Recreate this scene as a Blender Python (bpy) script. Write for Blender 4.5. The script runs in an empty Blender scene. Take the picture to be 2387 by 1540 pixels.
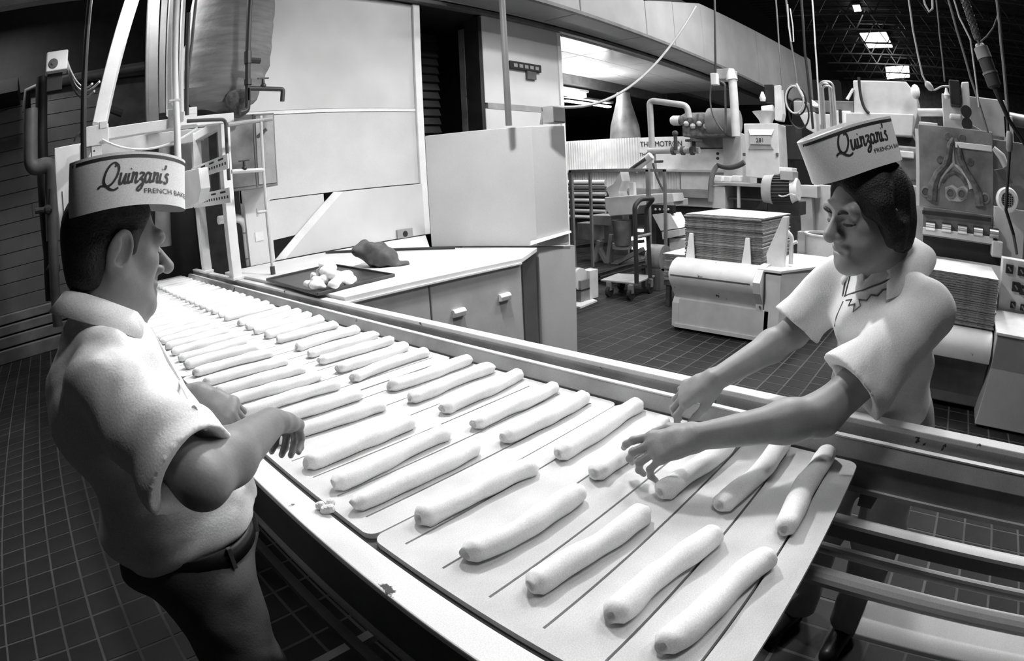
import bpy, bmesh, math, random
import numpy as np
from mathutils import Vector, Matrix

random.seed(7)
np.random.seed(7)
scene = bpy.context.scene
COL = scene.collection

# ---------------------------------------------------------------- camera (16 mm class full-frame fisheye)
IW, IH = 2387.0, 1540.0
FPX = 1340.79                                   # equisolid focal length in pixels
CAM = Vector((0.0, 0.0, 1.5))
RM = Matrix(((0.68409, 0.22747, -0.69314), (-0.72778, 0.14936, -0.66936), (-0.04855, 0.96226, 0.26742)))
_r = RM.col[0].normalized(); _b = RM.col[2].normalized(); _u = _b.cross(_r).normalized(); _r = _u.cross(_b)
RM = Matrix((_r, _u, _b)).transposed()
cam_data = bpy.data.cameras.new('camera')
cam = bpy.data.objects.new('camera', cam_data)
COL.objects.link(cam)
cam.matrix_world = Matrix.Translation(CAM) @ RM.to_4x4()
cam_data.type = 'PANO'
cam_data.sensor_fit = 'HORIZONTAL'
cam_data.sensor_width = 36.0
cam_data.sensor_height = 36.0 * IH / IW
cam_data.clip_start = 0.02
cam_data.clip_end = 200
_holder = cam_data if hasattr(cam_data, 'panorama_type') else cam_data.cycles
_holder.panorama_type = 'FISHEYE_EQUISOLID'
_holder.fisheye_lens = FPX * 36.0 / IW
_holder.fisheye_fov = math.radians(180)
scene.camera = cam

# ---------------------------------------------------------------- world and exposure
world = bpy.data.worlds.new('world')
scene.world = world
world.use_nodes = True
world.node_tree.nodes['Background'].inputs[0].default_value = (1, 1, 1, 1)
world.node_tree.nodes['Background'].inputs[1].default_value = 0.012
scene.view_settings.view_transform = 'Standard'
scene.view_settings.look = 'None'
scene.view_settings.exposure = 0.62
scene.view_settings.gamma = 1.0
scene.view_settings.use_curve_mapping = False

def area_light(name, loc, sx, sy, power, target=None, spread=180):
    d = bpy.data.lights.new(name, 'AREA')
    d.shape = 'RECTANGLE'; d.size = sx; d.size_y = sy; d.energy = power
    d.spread = math.radians(spread)
    o = bpy.data.objects.new(name, d); COL.objects.link(o)
    o.location = loc
    if target is not None:
        o.rotation_euler = (Vector(target) - Vector(loc)).to_track_quat('-Z', 'Y').to_euler()
    return o

area_light('key_lamp_over_conveyor', (2.0, 2.15, 3.2), 0.22, 0.22, 52)
area_light('strip_light_over_conveyor', (0.9, 4.6, 3.7), 0.25, 1.0, 60)
area_light('strip_light_over_conveyor', (0.95, 0.0, 3.3), 0.2, 0.4, 11)
area_light('strip_light_over_bench', (4.0, 2.1, 4.3), 0.4, 1.2, 36)
area_light('hall_and_fill_light', (5.4, 1.2, 5.2), 2.4, 0.4, 95)
area_light('hall_and_fill_light', (8.0, 2.4, 5.2), 2.4, 0.4, 140)
area_light('hall_and_fill_light', (5.6, -1.4, 5.2), 2.4, 0.4, 120)
area_light('hall_and_fill_light', (13.0, 1.0, 5.5), 2.4, 0.4, 160)
area_light('hall_and_fill_light', (-1.0, 7.1, 4.6), 1.2, 0.4, 34)  # added fill lamp that brightens the left block wall, not a known fixture
area_light('side_room_light', (8.2, 6.0, 3.2), 2.4, 0.4, 50)
area_light('side_room_ceiling_fill', (8.6, 6.2, 2.9), 1.6, 0.3, 22, (8.6, 6.2, 4.0))  # fill lamp added below the side-room ceiling to brighten it

# ---------------------------------------------------------------- geometry from the calibrated lens
def ray(px, py):
    x = px - IW / 2; y = IH / 2 - py
    r = math.hypot(x, y) + 1e-9
    th = 2 * math.asin(min(1, r / FPX / 2)); s = math.sin(th) / r
    return RM @ Vector((x * s, y * s, -math.cos(th)))
def AX(px, py, X): d = ray(px, py); return CAM + d * (X / d.x)
def AY(px, py, Y): d = ray(px, py); return CAM + d * (Y / d.y)
def AZ(px, py, Z): d = ray(px, py); return CAM + d * ((Z - 1.5) / d.z)
def AD(px, py, D): return CAM + ray(px, py) * D
def proj(p):
    q = RM.transposed() @ (Vector(p) - CAM)
    rr = math.hypot(q.x, q.y) + 1e-9
    r = 2 * FPX * math.sin(math.atan2(rr, -q.z) / 2)
    return (IW / 2 + q.x / rr * r, IH / 2 - q.y / rr * r)

def UP(base, top, z=5.42):
    """carry a line that leaves the frame on up to the roof"""
    base = Vector(base); top = Vector(top); d = top - base
    return top + d * max(0.0, (z - top.z) / max(d.z, 1e-3))

# ---------------------------------------------------------------- materials
MATS = {}
def mat(name, v, rough=0.6, metal=0.0, var=0.12, scale=6.0, chips=0.0, chip_v=0.03, chip_scale=18.0, bump=0.0, bscale=60.0, grain=0.10, streak=None, spec=0.4):
    if name in MATS: return MATS[name]
    m = bpy.data.materials.new(name); MATS[name] = m
    m.use_nodes = True
    nt = m.node_tree; N = nt.nodes; L = nt.links
    bs = N['Principled BSDF']
    bs.inputs['Roughness'].default_value = rough
    bs.inputs['Metallic'].default_value = metal
    bs.inputs['Specular IOR Level'].default_value = spec
    tc = N.new('ShaderNodeTexCoord')
    src = tc.outputs['Object']
    if streak:
        mp = N.new('ShaderNodeMapping'); mp.inputs['Scale'].default_value = streak
        L.new(src, mp.inputs[0]); s1 = mp.outputs[0]
    else: s1 = src
    n1 = N.new('ShaderNodeTexNoise'); n1.inputs['Scale'].default_value = scale; n1.inputs['Detail'].default_value = 5
    L.new(s1, n1.inputs['Vector'])
    mr = N.new('ShaderNodeMapRange')
    mr.inputs[1].default_value = 0.3; mr.inputs[2].default_value = 0.7
    mr.inputs[3].default_value = v * (1 - var); mr.inputs[4].default_value = v * (1 + var)
    L.new(n1.outputs['Fac'], mr.inputs[0])
    out = mr.outputs[0]
    if grain:
        n2 = N.new('ShaderNodeTexNoise'); n2.inputs['Scale'].default_value = 420; n2.inputs['Detail'].default_value = 1
        L.new(src, n2.inputs['Vector'])
        m2 = N.new('ShaderNodeMapRange'); m2.inputs[1].default_value = 0.3; m2.inputs[2].default_value = 0.7
        m2.inputs[3].default_value = 1 - grain; m2.inputs[4].default_value = 1 + grain
        L.new(n2.outputs['Fac'], m2.inputs[0])
        mm = N.new('ShaderNodeMath'); mm.operation = 'MULTIPLY'
        L.new(out, mm.inputs[0]); L.new(m2.outputs[0], mm.inputs[1]); out = mm.outputs[0]
    if chips > 0:
        n3 = N.new('ShaderNodeTexNoise'); n3.inputs['Scale'].default_value = chip_scale; n3.inputs['Detail'].default_value = 6; n3.inputs['Roughness'].default_value = 0.6
        L.new(src, n3.inputs['Vector'])
        m3 = N.new('ShaderNodeMapRange'); m3.inputs[1].default_value = 0.74 - chips * 0.2; m3.inputs[2].default_value = 0.76 - chips * 0.2
        m3.inputs[3].default_value = 0; m3.inputs[4].default_value = 1
        L.new(n3.outputs['Fac'], m3.inputs[0])
        mx = N.new('ShaderNodeMix'); mx.data_type = 'FLOAT'
        L.new(m3.outputs[0], mx.inputs[0]); L.new(out, mx.inputs[2]); mx.inputs[3].default_value = chip_v
        out = mx.outputs[0]
    cb = N.new('ShaderNodeCombineColor')
    for i in range(3): L.new(out, cb.inputs[i])
    L.new(cb.outputs[0], bs.inputs['Base Color'])
    if bump > 0:
        n4 = N.new('ShaderNodeTexNoise'); n4.inputs['Scale'].default_value = bscale; n4.inputs['Detail'].default_value = 4
        L.new(src, n4.inputs['Vector'])
        bp = N.new('ShaderNodeBump'); bp.inputs['Strength'].default_value = bump; bp.inputs['Distance'].default_value = 0.01
        L.new(n4.outputs['Fac'], bp.inputs['Height']); L.new(bp.outputs[0], bs.inputs['Normal'])
    return m
def glow(name, strength, v=1.0):
    m = bpy.data.materials.new(name); MATS[name] = m; m.use_nodes = True
    nt = m.node_tree; nt.nodes.remove(nt.nodes['Principled BSDF'])
    e = nt.nodes.new('ShaderNodeEmission'); e.inputs[0].default_value = (v, v, v, 1); e.inputs[1].default_value = strength
    nt.links.new(e.outputs[0], nt.nodes['Material Output'].inputs[0])
    return m
WHITE = mat('white_paint', 0.74, 0.5, chips=0.06)
WHITEC = mat('white_chipped_paint', 0.72, 0.5, chips=0.42, chip_scale=11)
CLEANW = mat('clean_white_paint', 0.80, 0.5, var=0.05)
PANEL = mat('wall_panel_paint', 0.60, 0.55, var=0.10, scale=1.6)
PALE = mat('pale_grey_enamel', 0.50, 0.5, var=0.12, chips=0.08)
MID = mat('mid_grey_paint', 0.30, 0.55, var=0.18)
GREY = mat('grey_steel', 0.22, 0.45, metal=0.3, var=0.25)
DUCT = mat('duct_sheet', 0.24, 0.6, var=0.12, scale=2.0)
DARK = mat('dark_iron', 0.055, 0.55, var=0.3)
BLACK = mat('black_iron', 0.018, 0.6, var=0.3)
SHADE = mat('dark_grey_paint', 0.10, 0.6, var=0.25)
CHROME = mat('bare_steel', 0.55, 0.3, metal=0.8, var=0.15)
GALV = mat('galvanised_sheet', 0.34, 0.42, metal=0.35, var=0.28, scale=3.5, chips=0.15, chip_v=0.12)

# ---------------------------------------------------------------- mesh building
class MB:
    def __init__(s): s.v = []; s.f = []
    def add(s, vs, fs):
        n = len(s.v); s.v += [tuple(v) for v in vs]; s.f += [tuple(i + n for i in f) for f in fs]; return s
    def box(s, a, b):
        x0, x1 = sorted((a[0], b[0])); y0, y1 = sorted((a[1], b[1])); z0, z1 = sorted((a[2], b[2]))
        vs = [(x, y, z) for z in (z0, z1) for y in (y0, y1) for x in (x0, x1)]
        return s.add(vs, [(0, 2, 3, 1), (4, 5, 7, 6), (0, 1, 5, 4), (2, 6, 7, 3), (0, 4, 6, 2), (1, 3, 7, 5)])
    def bar(s, p, q, w, h, up=(0, 0, 1)):
        p = Vector(p); q = Vector(q); d = (q - p).normalized(); up = Vector(up)
        if abs(d.dot(up)) > 0.98: up = Vector((0, 1, 0))
        a = d.cross(up).normalized() * w / 2; b = a.cross(d).normalized() * h / 2
        vs = [c + sa * a + sb * b for c in (p, q) for sa, sb in ((-1, -1), (1, -1), (1, 1), (-1, 1))]
        return s.add(vs, [(3, 2, 1, 0), (4, 5, 6, 7), (0, 1, 5, 4), (1, 2, 6, 5), (2, 3, 7, 6), (3, 0, 4, 7)])
    def tube(s, pts, r, n=10, cap=True):
        pts = [Vector(p) for p in pts]; m = len(pts); rs = r if isinstance(r, (list, tuple)) else [r] * m
        t = [(pts[min(i + 1, m - 1)] - pts[max(i - 1, 0)]).normalized() for i in range(m)]
        u = t[0].cross(Vector((0, 0, 1)))
        if u.length < 0.05: u = t[0].cross(Vector((0, 1, 0)))
        u.normalize(); vs = []; fs = []
        for i in range(m):
            u = (u - t[i] * u.dot(t[i])).normalized(); w = t[i].cross(u)
            for k in range(n):
                a = 2 * math.pi * k / n
                vs.append(pts[i] + (u * math.cos(a) + w * math.sin(a)) * rs[i])
        for i in range(m - 1):
            for k in range(n):
                fs.append((i * n + k, i * n + (k + 1) % n, (i + 1) * n + (k + 1) % n, (i + 1) * n + k))
        if cap:
            fs.append(tuple(range(n - 1, -1, -1))); fs.append(tuple((m - 1) * n + k for k in range(n)))
        return s.add(vs, fs)
    def cyl(s, p, q, r, r2=None, n=20): return s.tube([p, q], [r, r if r2 is None else r2], n)
    def lathe(s, base, prof, axis=(0, 0, 1), n=24):
        ax = Vector(axis).normalized(); u = ax.cross(Vector((1, 0, 0)))
        if u.length < 0.1: u = ax.cross(Vector((0, 1, 0)))
        u.normalize(); w = ax.cross(u); vs = []; fs = []; base = Vector(base)
        for r, h in prof:
            for k in range(n):
                a = 2 * math.pi * k / n
                vs.append(base + ax * h + (u * math.cos(a) + w * math.sin(a)) * r)
        for i in range(len(prof) - 1):
            for k in range(n):
                fs.append((i * n + k, i * n + (k + 1) % n, (i + 1) * n + (k + 1) % n, (i + 1) * n + k))
        fs.append(tuple(range(n - 1, -1, -1))); fs.append(tuple((len(prof) - 1) * n + k for k in range(n)))
        return s.add(vs, fs)
    def prism(s, poly, ext):
        """poly: list of 3D points (planar outline), ext: extrusion vector"""
        n = len(poly); e = Vector(ext)
        vs = [Vector(p) for p in poly] + [Vector(p) + e for p in poly]
        fs = [tuple(range(n - 1, -1, -1)), tuple(range(n, 2 * n))] + [(i, (i + 1) % n, n + (i + 1) % n, n + i) for i in range(n)]
        return s.add(vs, fs)
    def ball(s, c, r, n=12, sc=(1, 1, 1)):
        c = Vector(c); vs = []; fs = []; m = n // 2 + 1
        for i in range(m):
            th = math.pi * i / (m - 1)
            for k in range(n):
                a = 2 * math.pi * k / n
                vs.append(c + Vector((r * sc[0] * math.sin(th) * math.cos(a), r * sc[1] * math.sin(th) * math.sin(a), r * sc[2] * math.cos(th))))
        for i in range(m - 1):
            for k in range(n): fs.append((i * n + k, (i + 1) * n + k, (i + 1) * n + (k + 1) % n, i * n + (k + 1) % n))
        return s.add(vs, fs)
    def grid(s, P, closed=False):
        """P: rows of points"""
        n = len(P[0]); vs = [p for row in P for p in row]; fs = []
        for i in range(len(P) - 1):
            for k in range(n if closed else n - 1):
                fs.append((i * n + k, i * n + (k + 1) % n, (i + 1) * n + (k + 1) % n, (i + 1) * n + k))
        return s.add(vs, fs)
    def mesh(s, name, material, off=(0, 0, 0), smooth=False, merge=False):
        me = bpy.data.meshes.new(name)
        o = Vector(off)
        me.from_pydata([tuple(Vector(v) - o) for v in s.v], [], s.f)
        bm = bmesh.new(); bm.from_mesh(me)
        if merge: bmesh.ops.remove_doubles(bm, verts=bm.verts, dist=1e-5)
        bmesh.ops.recalc_face_normals(bm, faces=bm.faces)
        bm.to_mesh(me); bm.free()
        me.materials.append(material)
        if smooth:
            me.shade_smooth()
            me.set_sharp_from_angle(angle=math.radians(40))
        return me
LOC = {}
def put(name, me, parent=None, loc=None, bevel=0.0):
    o = bpy.data.objects.new(name, me); COL.objects.link(o)
    if parent is not None: o.parent = parent
    if loc is not None: o.location = loc
    LOC[o.name] = (LOC.get(parent.name, Vector((0, 0, 0))) if parent else Vector((0, 0, 0))) + Vector(loc or (0, 0, 0))
    if bevel:
        b = o.modifiers.new('bevel', 'BEVEL'); b.width = bevel; b.segments = 2; b.limit_method = 'ANGLE'; b.angle_limit = math.radians(50)
    return o
def part(name, mb, material, parent=None, bevel=0.0, smooth=False):
    off = LOC.get(parent.name, Vector((0, 0, 0))) if parent is not None else Vector((0, 0, 0))
    return put(name, mb.mesh(name, material, off, smooth), parent, None, bevel)
def tag(o, label, cat, group=None):
    o['label'] = label; o['category'] = cat
    if group: o['group'] = group
    return o
def thing(name, label, cat, loc, group=None):
    o = bpy.data.objects.new(name, None); COL.objects.link(o)
    o.location = loc; o.empty_display_size = 0.1; LOC[o.name] = Vector(loc)
    return tag(o, label, cat, group)
def solid(name, mb, material, label, cat, group=None, bevel=0.0, smooth=False):
    """a thing that is one mesh, with its origin at its base"""
    xs = [v[0] for v in mb.v]; ys = [v[1] for v in mb.v]; zs = [v[2] for v in mb.v]
    base = Vector(((min(xs) + max(xs)) / 2, (min(ys) + max(ys)) / 2, min(zs)))
    o = put(name, mb.mesh(name, material, base, smooth), None, base, bevel)
    return tag(o, label, cat, group)
def struct(name, mb, material, parent=None, bevel=0.0, smooth=False):
    o = part(name, mb, material, parent, bevel, smooth)
    if parent is None: o['kind'] = 'structure'
    return o
def sroot(name, loc=(0, 0, 0)):
    o = bpy.data.objects.new(name, None); COL.objects.link(o); o.location = loc
    LOC[o.name] = Vector(loc); o['kind'] = 'structure'; return o
def arc(c, r, a0, a1, n, u, w):
    c = Vector(c); u = Vector(u); w = Vector(w)
    return [c + (u * math.cos(a0 + (a1 - a0) * i / n) + w * math.sin(a0 + (a1 - a0) * i / n)) * r for i in range(n + 1)]
def bez(p0, p1, p2, p3, n=14):
    P = [Vector(p) for p in (p0, p1, p2, p3)]
    return [P[0] * (1 - t) ** 3 + P[1] * 3 * t * (1 - t) ** 2 + P[2] * 3 * t * t * (1 - t) + P[3] * t ** 3 for t in [i / n for i in range(n + 1)]]
def elbow_path(pts, r, n=5):
    """polyline with rounded corners"""
    pts = [Vector(p) for p in pts]; out = [pts[0]]
    for i in range(1, len(pts) - 1):
        a = (pts[i - 1] - pts[i]); b = (pts[i + 1] - pts[i]); k = min(r, a.length * 0.45, b.length * 0.45)
        s = pts[i] + a.normalized() * k; e = pts[i] + b.normalized() * k
        for j in range(n + 1):
            t = j / n; out.append(s * (1 - t) ** 2 + pts[i] * 2 * t * (1 - t) + e * t * t)
    return out + [pts[-1]]
def text_mesh(txt, size, depth=0.001, shear=0.0, spacing=1.0):
    cu = bpy.data.curves.new('text', 'FONT'); cu.body = txt; cu.size = size; cu.extrude = depth; cu.shear = shear; cu.space_character = spacing
    cu.align_x = 'LEFT'
    o = bpy.data.objects.new('text', cu); COL.objects.link(o)
    dg = bpy.context.evaluated_depsgraph_get()
    me = bpy.data.meshes.new_from_object(o.evaluated_get(dg))
    bpy.data.objects.remove(o); bpy.data.curves.remove(cu)
    return me
def text_at(name, txt, origin, right, up, size, material, parent, shear=0.0, spacing=1.0, fit=None):
    me = text_mesh(txt, size, 0.002, shear, spacing)
    right = Vector(right).normalized(); up = Vector(up).normalized(); nrm = right.cross(up)
    xs = [v.co.x for v in me.vertices]; k = 1.0
    if fit: k = fit / (max(xs) - min(xs))
    off = LOC.get(parent.name, Vector((0, 0, 0)))
    for v in me.vertices:
        v.co = Vector(origin) - off + right * (v.co.x * k) + up * v.co.y + nrm * v.co.z
    me.materials.clear(); me.materials.append(material)
    return put(name, me, parent)

# ================================================================ THE SETTING
# ---- floor: quarry tiles on a pale grout bed
GROUT = mat('grout', 0.070, 0.9, var=0.3, scale=3)
TILE = mat('quarry_tile', 0.015, 0.62, var=0.5, scale=2.2, bump=0.15, bscale=40, spec=0.2)
floor = sroot('floor')
part('grout_bed', MB().box((-6, -6, -0.10), (28, 9.0, -0.0015)), GROUT, floor)
PITCH = 0.1635; TW = PITCH - 0.011
tile_bm = bmesh.new()
bmesh.ops.create_cube(tile_bm, size=1.0)
for v in tile_bm.verts:
    top = v.co.z > 0
    v.co = Vector((v.co.x * (TW - (0.003 if top else 0)), v.co.y * (TW - (0.003 if top else 0)), (0.0 if top else -0.012)))
tile_me = bpy.data.meshes.new('tile'); tile_bm.to_mesh(tile_me); tile_bm.free(); tile_me.materials.append(TILE)
cells = []
for i in range(-42, 60):
    for j in range(-42, 40):
        x = 4.236 + (i + 0.5) * PITCH; y = 2.523 + (j + 0.5) * PITCH
        if not (-2.4 < x < 13.5 and -3.2 < y < 8.6): continue
        d = Vector((x, y, -1.5)); fz = -(RM.transposed() @ d).z
        score = 0.0
        if fz > 0.1:
            px, py = proj((x, y, 0))
            if -20 < px < IW + 20 and 0 < py < IH + 20:
                if (px > 1325 and px < 1960 and 600 < py < 930) or (px < 330 and py > 810) or (px > 1840 and py > 1150) or (560 < px < 900 and py > 1380):
                    score = 1.0 / d.length_squared ** 1.5
        cells.append((score, x, y))
cells.sort(reverse=True)
for s, x, y in cells[:300]: put('tile', tile_me, floor, (x, y, random.uniform(-0.001, 0.001)))
mb = MB()
for s, x, y in cells[300:]:
    h = TW / 2 - 0.0015; b = TW / 2; z = random.uniform(-0.001, 0.001)
    mb.add([(x - h, y - h, z), (x + h, y - h, z), (x + h, y + h, z), (x - h, y + h, z), (x - b, y - b, z - .01), (x + b, y - b, z - .01), (x + b, y + b, z - .01), (x - b, y + b, z - .01)],
           [(0, 1, 2, 3), (0, 4, 5, 1), (1, 5, 6, 2), (2, 6, 7, 3), (3, 7, 4, 0)])
o = part('tile_field', mb, TILE, floor); o['kind'] = 'stuff'

# ---- far wall behind the left-hand worker: painted block courses below, dark soffit above
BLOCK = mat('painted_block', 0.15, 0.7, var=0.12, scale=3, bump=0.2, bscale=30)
wall_left = sroot('wall_left')
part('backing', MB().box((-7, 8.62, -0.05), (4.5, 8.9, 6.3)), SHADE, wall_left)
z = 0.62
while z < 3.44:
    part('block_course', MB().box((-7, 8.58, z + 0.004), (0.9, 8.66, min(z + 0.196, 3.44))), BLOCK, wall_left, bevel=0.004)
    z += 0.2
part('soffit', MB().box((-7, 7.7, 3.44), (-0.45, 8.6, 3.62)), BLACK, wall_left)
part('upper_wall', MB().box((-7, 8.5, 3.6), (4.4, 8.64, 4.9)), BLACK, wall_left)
part('crown_beam', MB().box((-7, 8.3, 4.9), (4.4, 8.62, 5.5)), WHITE, wall_left)
base = sroot('baseboard_left')
LEDGE = mat('ledge_paint', 0.20, 0.5, var=0.2)
for z0, z1, d in ((0.50, 0.62, 0.10), (0.36, 0.48, 0.16), (0.20, 0.34, 0.20), (0.0, 0.18, 0.26)):
    part('ledge', MB().box((-7, 8.58 - d, z0), (1.5, 8.6, z1)), LEDGE, base, bevel=0.012)

# ---- white panelled wall behind the bench, open bay, second panel
wall_back = sroot('wall_back')
Y = 4.7
part('upper_panel', MB().box((1.69, Y, 2.262), (3.615, Y + 0.06, 3.42)), PANEL, wall_back, 0.004)
part('joint_strip', MB().box((1.69, Y - 0.006, 2.228), (3.615, Y + 0.05, 2.258)), CLEANW, wall_back)
part('middle_panel', MB().box((1.69, Y - 0.003, 1.475), (3.615, Y + 0.06, 2.222)), PANEL, wall_back, 0.004)
part('lower_panel', MB().prism([(1.95, Y - 0.003, 1.12), (2.50, Y - 0.003, 1.15), (2.50, Y - 0.003, 1.468), (1.95, Y - 0.003, 1.468)], (0, 0.06, 0)), PANEL, wall_back, 0.003)
part('apron_panel', MB().prism([(2.03, Y - 0.05, 0.945), (2.68, Y - 0.05, 1.468), (3.615, Y - 0.05, 1.468), (3.615, Y - 0.05, 0.945)], (0, 0.035, 0)), PANEL, wall_back, 0.003)
part('apron_fold', MB().prism([(2.03, Y - 0.055, 0.945), (2.68, Y - 0.055, 1.468), (2.60, Y - 0.02, 1.475), (1.94, Y - 0.02, 0.945)], (0, 0.012, 0)), WHITE, wall_back)
part('column_panel', MB().box((1.69, Y - 0.06, 0.94), (1.93, Y + 0.05, 2.22)), PANEL, wall_back, 0.004)
part('cover_plate', MB().box((1.76, Y - 0.068, 1.14), (1.84, Y - 0.058, 1.22)), WHITE, wall_back, 0.003)
part('corner_trim', MB().box((3.615, Y - 0.03, 0.94), (3.70, Y + 0.08, 3.42)), CLEANW, wall_back, 0.006)
part('right_panel', MB().box((4.62, Y, 2.36), (5.98, Y + 0.06, 3.44)), PANEL, wall_back, 0.004)
part('right_joint_strip', MB().box((4.66, Y - 0.004, 2.29), (5.6, Y + 0.05, 2.36)), MID, wall_back)
part('right_lower_panel', MB().box((4.62, Y, 0.0), (5.98, Y + 0.06, 2.29)), PANEL, wall_back, 0.004)
part('right_trim', MB().box((5.98, Y - 0.02, 0.0), (6.05, Y + 0.08, 3.44)), CLEANW, wall_back, 0.005)
# the unlit bay between the panels
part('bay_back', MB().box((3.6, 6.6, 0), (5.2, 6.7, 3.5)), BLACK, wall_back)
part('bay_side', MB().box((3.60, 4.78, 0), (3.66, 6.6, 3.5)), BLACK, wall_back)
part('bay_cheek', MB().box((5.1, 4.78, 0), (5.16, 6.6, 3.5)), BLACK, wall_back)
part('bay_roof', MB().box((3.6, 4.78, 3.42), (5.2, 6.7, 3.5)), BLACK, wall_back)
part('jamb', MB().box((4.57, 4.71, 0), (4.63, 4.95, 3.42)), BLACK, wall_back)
a = AY(1080, 60, 4.95); b = AY(1118, 60, 4.95)
part('bay_post', MB().box((a.x, 4.95, 0), (b.x, 5.05, 3.32)), mat('rusty_post', 0.16, 0.6, var=0.25, chips=0.35, chip_scale=14), wall_back, 0.004)
SLATV = mat('shutter_slat', 0.026, 0.4, var=0.2)
for k in range(22):
    z = 1.0 + k * 0.105
    part('shutter_slat', MB().prism([(3.72, 5.3, z), (3.72, 5.27, z + 0.012), (3.72, 5.31, z + 0.100), (3.72, 5.33, z + 0.09)], (0.72, 0, 0)), SLATV, wall_back)

# ---- header fascia and big overhead duct
header = sroot('trim_1')
HEAD = mat('header_paint', 0.11, 0.6, var=0.2)
part('fascia', MB().box((1.2, 4.66, 3.46), (17.5, 4.78, 4.9)), HEAD, header)
part('lower_lip', MB().box((1.2, 4.60, 3.43), (12.6, 4.68, 3.475)), SHADE, header, 0.006)
part('rail', MB().cyl((1.2, 4.60, 3.50), (12.6, 4.60, 3.53), 0.02, n=8), MID, header)
for px in (1048, 1295, 1413, 1512, 1600):
    a = AY(px, 60 if px < 1400 else 110, 4.64)
    part('stiffener', MB().box((a.x - 0.035, 4.61, 3.48), (a.x + 0.035, 4.66, 4.6)), BLACK, header)
a = AY(1252, 12, 4.4); 
part('hanger_bracket', MB().prism([(a.x - .25, 4.4, 3.75), (a.x + .2, 4.4, 3.8), (a.x + .02, 4.4, 3.52), (a.x - .1, 4.4, 3.5)], (0, 0.2, 0)), BLACK, header)
duct = thing('air_duct', 'long pale sheet-metal air duct running under the dark roof above the open bay', 'duct', (9.0, 4.0, 3.5))
prof = [(1.5, 5.4), (7.2, 4.10), (9.18, 4.54), (10.6, 4.66), (16.5, 5.06), (17.1, 5.06)]
xs = [4.0, 5.6, 7.2, 8.1, 9.2, 10.6, 12.2, 14.2, 16.9]
def dtop(x):
    return 4.07 + 0.49 * max(0, min(1, (x - 7.2) / 2)) + 0.5 * max(0, min(1, (x - 9.2) / 7.7)) if x > 7.2 else 4.07
for i in range(len(xs) - 1):
    x0, x1 = xs[i] + 0.006, xs[i + 1] - 0.006
    t0, t1 = dtop(xs[i]), dtop(xs[i + 1])
    if xs[i] < 7.2: t0 = t1 = 4.07
    part('duct_section', MB().prism([(x0, 4.0, 3.50), (x1, 4.0, 3.50), (x1, 4.0, t1), (x0, 4.0, t0)], (0, 0.62, 0)), DUCT, duct, 0.012)
part('bottom_flange', MB().box((3.9, 3.97, 3.47), (16.9, 4.03, 3.515)), SHADE, duct)
# second smaller branch piece that hangs at the duct's end
part('end_collar', MB().box((16.9, 3.96, 3.45), (17.4, 4.66, 5.12)), DUCT, duct, 0.01)

# ---- side room beyond the header
ceil2 = sroot('ceiling_side')
SC = mat('ceiling_sheet', 0.62, 0.22, var=0.12, scale=1.2)
for i in range(6):
    for j in range(3):
        x0 = 5.0 + i * 1.25; y0 = 4.8 + j * 0.62
        part('ceiling_sheet', MB().box((x0 + .008, y0 + .008, 3.44), (x0 + 1.242, y0 + 0.612, 3.47)), SC, ceil2)
part('ceiling_edge_beam', MB().box((5.0, 6.66, 3.25), (12.8, 6.82, 3.5)), SHADE, ceil2, 0.01)
part('dark_ceiling', MB().box((5.0, 6.8, 3.62), (17.5, 13, 3.7)), SHADE, ceil2)
wall_right = sroot('wall_right')
part('side_room_back', MB().box((5.2, 12.9, 0), (17.5, 13, 3.7)), BLACK, wall_right)
part('side_room_end', MB().box((17.4, 4.7, 0), (17.5, 13, 3.7)), BLACK, wall_right)
part('hall_end_upper', MB().box((27.6, -14, 2.9), (28, 4.8, 6.6)), SHADE, wall_right)
part('hall_end_lower', MB().box((27.5, -14, -0.05), (27.95, 4.8, 2.9)), MID, wall_right)
part('hall_far_side', MB().box((-6, -14.1, -0.05), (28, -14, 6.6)), SHADE, wall_right)

# ---- dark roof: corrugated deck, open-web joists, bright roof lights
roof = sroot('ceiling')
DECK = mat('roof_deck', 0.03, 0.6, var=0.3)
mb = MB(); P = []
n = 0
rows = []
x = 3.0
prof = []
while x < 28:
    prof += [(x, 6.20), (x + 0.09, 6.20), (x + 0.13, 6.25), (x + 0.22, 6.25)]; x += 0.26
mb.grid([[(a, -14, b) for a, b in prof], [(a, 4.9, b) for a, b in prof]])
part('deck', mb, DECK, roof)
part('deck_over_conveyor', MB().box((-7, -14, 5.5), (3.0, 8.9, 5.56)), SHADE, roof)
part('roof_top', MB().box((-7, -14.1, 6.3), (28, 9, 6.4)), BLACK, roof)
JO = mat('joist_steel', 0.08, 0.4, metal=0.3, var=0.3)
for k in range(11):
    x = 7.6 + k * 1.55
    m = MB()
    m.box((x - 0.04, -12, 5.52), (x + 0.04, 3.9, 5.56)); m.box((x - 0.04, -12, 6.12), (x + 0.04, 3.9, 6.17))
    y = -8.0; s = 0
    while y < 3.7:
        m.bar((x, y, 5.55 if s % 2 == 0 else 6.13), (x, y + 0.36, 6.13 if s % 2 == 0 else 5.55), 0.03, 0.03); y += 0.36; s += 1
    part('joist', m, JO, roof)
SKY = glow('roof_light_glow', 9.0)
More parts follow.
